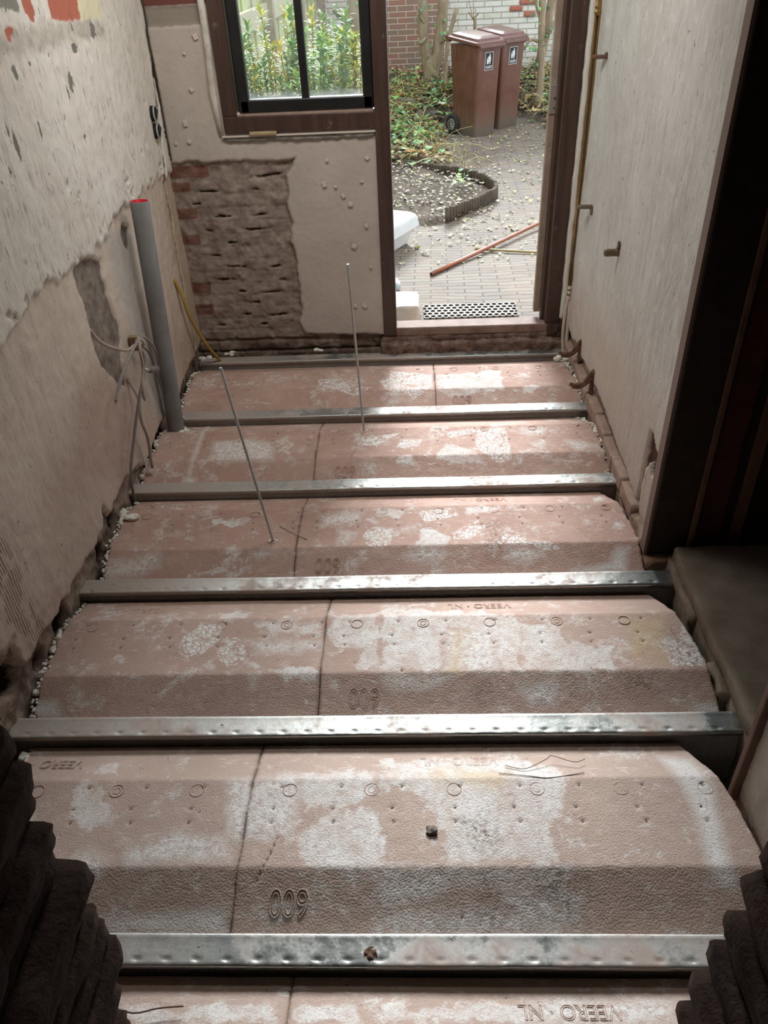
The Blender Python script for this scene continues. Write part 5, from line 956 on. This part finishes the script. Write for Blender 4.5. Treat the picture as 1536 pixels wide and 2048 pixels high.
# ---- ivy patches, dry stems, litter
def leafset(name, lab, cat, pts, cols, size, kind='stuff', lift=.03, shape=1.):
    rg = random.Random(hash(lab) % 1000 if False else len(lab)); m = MB()
    for (x, y) in pts:
        az = rg.uniform(0, 6.28); p = Vector((x, y, gz(x, y)+rg.uniform(.004, lift))); dv_ = Vector((math.cos(az), math.sin(az), rg.uniform(-.1, .5))); c_ = rg.choice(cols); v_ = rg.uniform(.7, 1.2); s_ = rg.uniform(*size)
        leaf(m, p, dv_, Vector((rg.uniform(-.3, .3), rg.uniform(-.3, .3), 1)), s_, s_*shape*rg.uniform(.5, .85), tuple(q*v_ for q in c_), rg.uniform(-.1, .4))
    return tag(m.build(name, leafm, None, False, col=True), lab, cat, kind=kind)
rg = random.Random(77)
def spread(n_, fx, fy): return [(fx(), fy()) for _ in range(n_)]
U_ = rg.uniform; Gs = rg.gauss
leafset('leaf_litter', 'small pale yellow fallen leaves scattered over the brick path', 'leaf litter', spread(900, lambda: U_(-.4, 1.6), lambda: U_(4.2, 9.0)), [(.62, .56, .22), (.70, .66, .40), (.50, .50, .16), (.55, .42, .22)], (.018, .045), lift=.012, shape=1.)
leafset('bed_litter', 'dry brown and cream leaf fragments on the dark soil bed', 'leaf litter', spread(520, lambda: U_(-.5, .66), lambda: U_(5.1, 6.8)), [(.36, .29, .19), (.50, .46, .30), (.16, .11, .07), (.26, .16, .10), (.16, .13, .08)], (.02, .05), lift=.03)
leafset('bank_litter', 'thick brown leaf litter on the planted bank around the bins', 'leaf litter', [q for q in spread(4200, lambda: U_(-.5, 2.2), lambda: U_(6.9, 10.35)) if not (.40 < q[0] < 1.5 and q[1] < 9.15)], [(.45, .34, .16), (.30, .19, .10), (.58, .50, .24), (.20, .14, .08), (.55, .36, .12)], (.03, .09), lift=.07)
ivp = [(Gs(a_, s1), Gs(b_, s2)) for (a_, b_, s1, s2, n_) in ((.0, 7.5, .14, .35, 110), (.10, 8.5, .12, .25, 60), (.28, 9.2, .12, .15, 60), (-.1, 9.3, .15, .3, 60), (.40, 9.6, .12, .15, 70), (1.72, 9.2, .16, .3, 130), (1.55, 9.9, .2, .25, 80), (-.15, 8.2, .12, .4, 70), (.05, 9.9, .2, .1, 60)) for _ in range(n_)]
leafset('ivy_ground_cover', 'green ivy spreading over the bank left of the bins', 'ivy', ivp, [(.14, .36, .10), (.20, .46, .12), (.26, .52, .28), (.10, .28, .12), (.40, .55, .14)], (.05, .10), lift=.14)
m = MB(); rg = random.Random(9)
for k in range(620):
    x, y = rg.uniform(-.4, .55), rg.uniform(6.8, 10.0)
    if k % 3 == 0: x, y = rg.uniform(1.3, 2.2), rg.uniform(8.9, 10.1)
    if k % 7 == 1: x, y = rg.uniform(-.5, .1), rg.uniform(8.9, 9.6)
    z = gz(x, y)+.01; az = rg.uniform(0, 6.28); L_ = rg.uniform(.12, .45); el = rg.uniform(.0, .5) if k % 4 else rg.uniform(.5, 1.2); d_ = Vector((math.cos(az)*math.cos(el), math.sin(az)*math.cos(el), math.sin(el))); p = Vector((x, y, z))
    
    if .22 < x < 1.45 and 7.5 < y < 9.1: continue
    m.cur = rg.choice([(.50, .40, .20), (.62, .54, .28), (.34, .24, .13), (.44, .40, .16)]); m.tube(smooth([p, p+d_*L_*.5+Vector((0, 0, .05)), p+d_*L_+Vector((rg.uniform(-.06, .06), 0, -.03))], 3), rg.uniform(.002, .0045), 4, False)
tag(m.build('dry_stems', leafm, None, True, col=True), 'tangle of dry straw-coloured stems on the garden bank', 'dry stems', kind='stuff')
# single notable leaves
def maple(lab, p, s_, az, colr, name='maple_leaf'):
    P = []
    for k in range(20):
        a_ = 2*math.pi*k/20; r_ = s_*(1. if k % 4 == 0 else .55 if k % 4 in (1, 3) else .42)*(1 if k != 10 else .5); P.append((p[0]+r_*math.cos(a_+az), p[1]+r_*math.sin(a_+az), p[2]+.012*math.sin(a_*2+az)+(.25*r_ if k in (4, 16) else 0)))
    m = MB(); m.cur = colr; m.add([(p[0], p[1], p[2]+.006)]+P, [(0, i+1, (i+1) % 20+1) for i in range(20)]); o = m.build(name, leafm, None, False, col=True); md = o.modifiers.new('s', 'SOLIDIFY'); md.thickness = .001
    tag(o, lab, 'leaf', 'large fallen maple leaves')
maple('orange maple leaf on the ivy, left of the pair above the soil bed', (.0, 7.05, .17), .08, .4, (.62, .33, .10)); maple('ochre maple leaf beside the orange one above the soil bed', (.13, 7.05, .16), .07, 1.2, (.58, .38, .16))
maple('pale yellow maple leaf on the litter right of the bins', (1.40, 8.9, .17), .10, .2, (.78, .66, .32)); maple('orange leaf in the dry stems at the left door post', (-.10, 9.35, .32), .09, .9, (.75, .42, .08))
maple('cream curled leaf left of the front bin', (.36, 8.75, .3), .08, .5, (.72, .68, .52)); maple('small olive leaf on the paving near the white foam box', (.04, 4.55, G0+.01), .03, .2, (.36, .34, .08))
for (x, y, lab) in ((.44, 5.95, 'bright green ivy sprig inside the curved edging'), (.30, 8.05, 'ivy sprig beside the front bin wheel')):
    m = MB(); rg = random.Random(int(x*100)); 
    for k in range(12): leaf(m, Vector((x+rg.uniform(-.05, .05), y+rg.uniform(-.07, .07), gz(x, y)+rg.uniform(.02, .13))), Vector((rg.uniform(-1, 1), rg.uniform(-1, .3), rg.uniform(0, .6))), Vector((0, 0, 1)), .055, .05, rg.choice([(.25, .5, .06), (.36, .58, .08), (.14, .36, .12)]))
    m.tube([(x, y, gz(x, y)-.02), (x+.01, y, gz(x, y)+.12)], .003, 5); tag(m.build('ivy_sprig', leafm, None, False, col=True), lab, 'ivy')
m = MB(); m.tube(smooth([(.50, 8.17, .14), (.56, 8.12, .08), (.62, 8.07, .065), (.66, 8.02, .055)], 4), .004, 5); tag(m.build('fallen_twig', bark, None, True), 'pale twig lying against the front bin wheel', 'twig')
m = MB(); m.rough((1.78, 10.0, .2), (2.1, 10.4, .66), (10, 10, 12), .07, .9, 6, 3); tag(m.build('refuse_bag', simple('black_plastic', (.012, .012, .014), None, rough=.3, spec=.6, bump=.6, bscale=12), None, True), 'shiny black plastic sack behind the right tree', 'bag')
for (x, y, s_, lab) in ((.22, 9.0, .14, 'flat grey stone among the ivy left of the bins'), (-.02, 9.25, .11, 'dark stone among the dry stems by the door post')):
    m = MB(); z = gz(x, y); m.rough((x-s_, y-s_*.6, z-.03), (x+s_, y+s_*.6, z+.07), (8, 6, 4), .02, .7, 14, 5); tag(m.build('garden_stone', simple('grey_stone', (.14, .13, .12), (.22, .2, .18), 14, .9), None, True), lab, 'stone')

# ---- things on the paving
copper = simple('copper_tube', (.46, .17, .10), (.35, .14, .09), 12, .38, .55)
def pole(name, a_, b_, r_, mat, lab, cat, tipm=None):
    A = Vector(a_); B = Vector(b_); m = MB(); m.tube([A, A.lerp(B, .3), A.lerp(B, .7), B], r_, 12); t = thing(name, lab, cat, tuple(A)); m.build('tube', mat, t, True)
    m = MB(); dd = (A-B).normalized(); m.tube([A+dd*.0005, A+dd*.001], r_*.75, 10); m.build('open_end', simple('tube_dark', (.03, .02, .02)), t)
pole('copper_pipe', (.125, 4.00, G0+.012), (.935, 4.95, G0+.03), .0125, copper, 'reddish copper pipe lying diagonally across the paving', 'pipe')
pole('bamboo_stick', (.434, 4.475, G0+.01), (1.05, 4.30, G0+.01), .008, simple('bamboo', (.45, .36, .15), (.36, .29, .14), 20, .5), 'yellowish stick lying under the copper pipe', 'stick')
# grating: rubber mat with hexagon holes
m = MB(); x0, x1, y0, y1 = .065, .590, 3.285, 3.475; ny = 5; pw = .0262; ph = (y1-y0)/ny
for j in range(ny+1):
    n_ = int((x1-x0)/pw)
    for i in range(n_):
        cx = x0+(i+.5+(.5 if j % 2 else 0)*1)*pw; 
        for half in (0, 1):
            pass
def hexring(m, cx, cy, rx, ry, w_, z0, z1):
    O = []; I = []
    for k in range(8):
        a_ = math.pi/8+k*math.pi/4; O.append((cx+rx*math.cos(a_), cy+ry*math.sin(a_))); I.append((cx+(rx-w_)*math.cos(a_), cy+(ry-w_)*math.sin(a_)))
    V = [(x, y, z1) for x, y in O]+[(x, y, z1) for x, y in I]+[(x, y, z0) for x, y in O]+[(x, y, z0) for x, y in I]; F = []
    for k in range(8): n_ = (k+1) % 8; F += [(k, n_, 8+n_, 8+k), (8+k, 8+n_, 24+n_, 24+k), (k, 16+k, 16+n_, n_)]
    m.add(V, F)
nx_ = 15; pw = (x1-x0)/nx_
for j in range(5):
    for i in range(nx_-(j % 2)): hexring(m, x0+(i+.5+.5*(j % 2))*pw, y0+(j+.5)*ph, pw*.56, ph*.60, .0048, G0+.006, G0+.020)
t = thing('door_grating', 'rubber ring mat with round holes outside the door sill', 'mat', (.33, 3.38, G0)); m.build('ring_lattice', simple('grating_metal', (.26, .235, .205), (.16, .14, .12), 40, .5, .2), t)
m = MB(); m.box((x0+.004, y0+.004, G0-.004), (x1-.004, y1-.004, G0+.007)); m.build('dark_pit', simple('pit_dark', (.02, .017, .015)), t)
# white foam box and foam slab
wf = simple('white_polystyrene', (.84, .86, .86), (.76, .79, .80), 6, .8, bump=.35, bscale=150)
t = thing('polystyrene_box', 'white polystyrene box with an overhanging lid outside, left of the door', 'box', (-.25, 4.6, G0))
Mb = Matrix.Translation((.052, 4.705, 0)) @ Matrix.Rotation(math.atan2(.305, .162)-math.pi/2, 4, 'Z')
m = MB(); m.loft([[tuple(Mb @ Vector(p)) for p in ((-.05, -.06, G0), (-.05, -.66, G0), (-.42, -.66, G0), (-.42, -.06, G0))], [tuple(Mb @ Vector(p)) for p in ((-.012, -.01, .165), (-.012, -.74, .165), (-.46, -.74, .165), (-.46, -.01, .165))]]); m.build('box_body', wf, t, bevel=.012)
m = MB(); m.loft([[tuple(Mb @ Vector(p)) for p in ((.012, .012, .158), (.012, -.76, .158), (-.48, -.76, .158), (-.48, .012, .158))], [tuple(Mb @ Vector(p)) for p in ((.0, .0, .235), (.0, -.75, .235), (-.47, -.75, .235), (-.47, 0, .235))], [tuple(Mb @ Vector(p)) for p in ((-.03, -.03, .258), (-.03, -.72, .258), (-.44, -.72, .258), (-.44, -.03, .258))]]); m.build('box_lid', wf, t, bevel=.012, seg=3)
m = MB(); m.rough((-.36, 3.255, G0), (.040, 3.52, .140), (22, 16, 6), .014, .25, 9, 12, Matrix.Translation((0, 0, 0))); tag(m.build('foam_slab', simple('off_white_foam', (.86, .86, .80), (.72, .60, .50), 5, .8, bump=.4, bscale=120), None, True), 'broken white foam slab just outside the door beside the mat', 'foam slab')
m = MB(); m.rough((-.30, 3.72, G0), (-.065, 3.86, .12), (10, 6, 6), .012, .8, 20, 2); tag(m.build('plastic_bottle', simple('pale_blue_plastic', (.45, .58, .62), (.7, .75, .75), 14, .35), None, True), 'crumpled pale blue plastic wrap behind the foam slab', 'plastic')
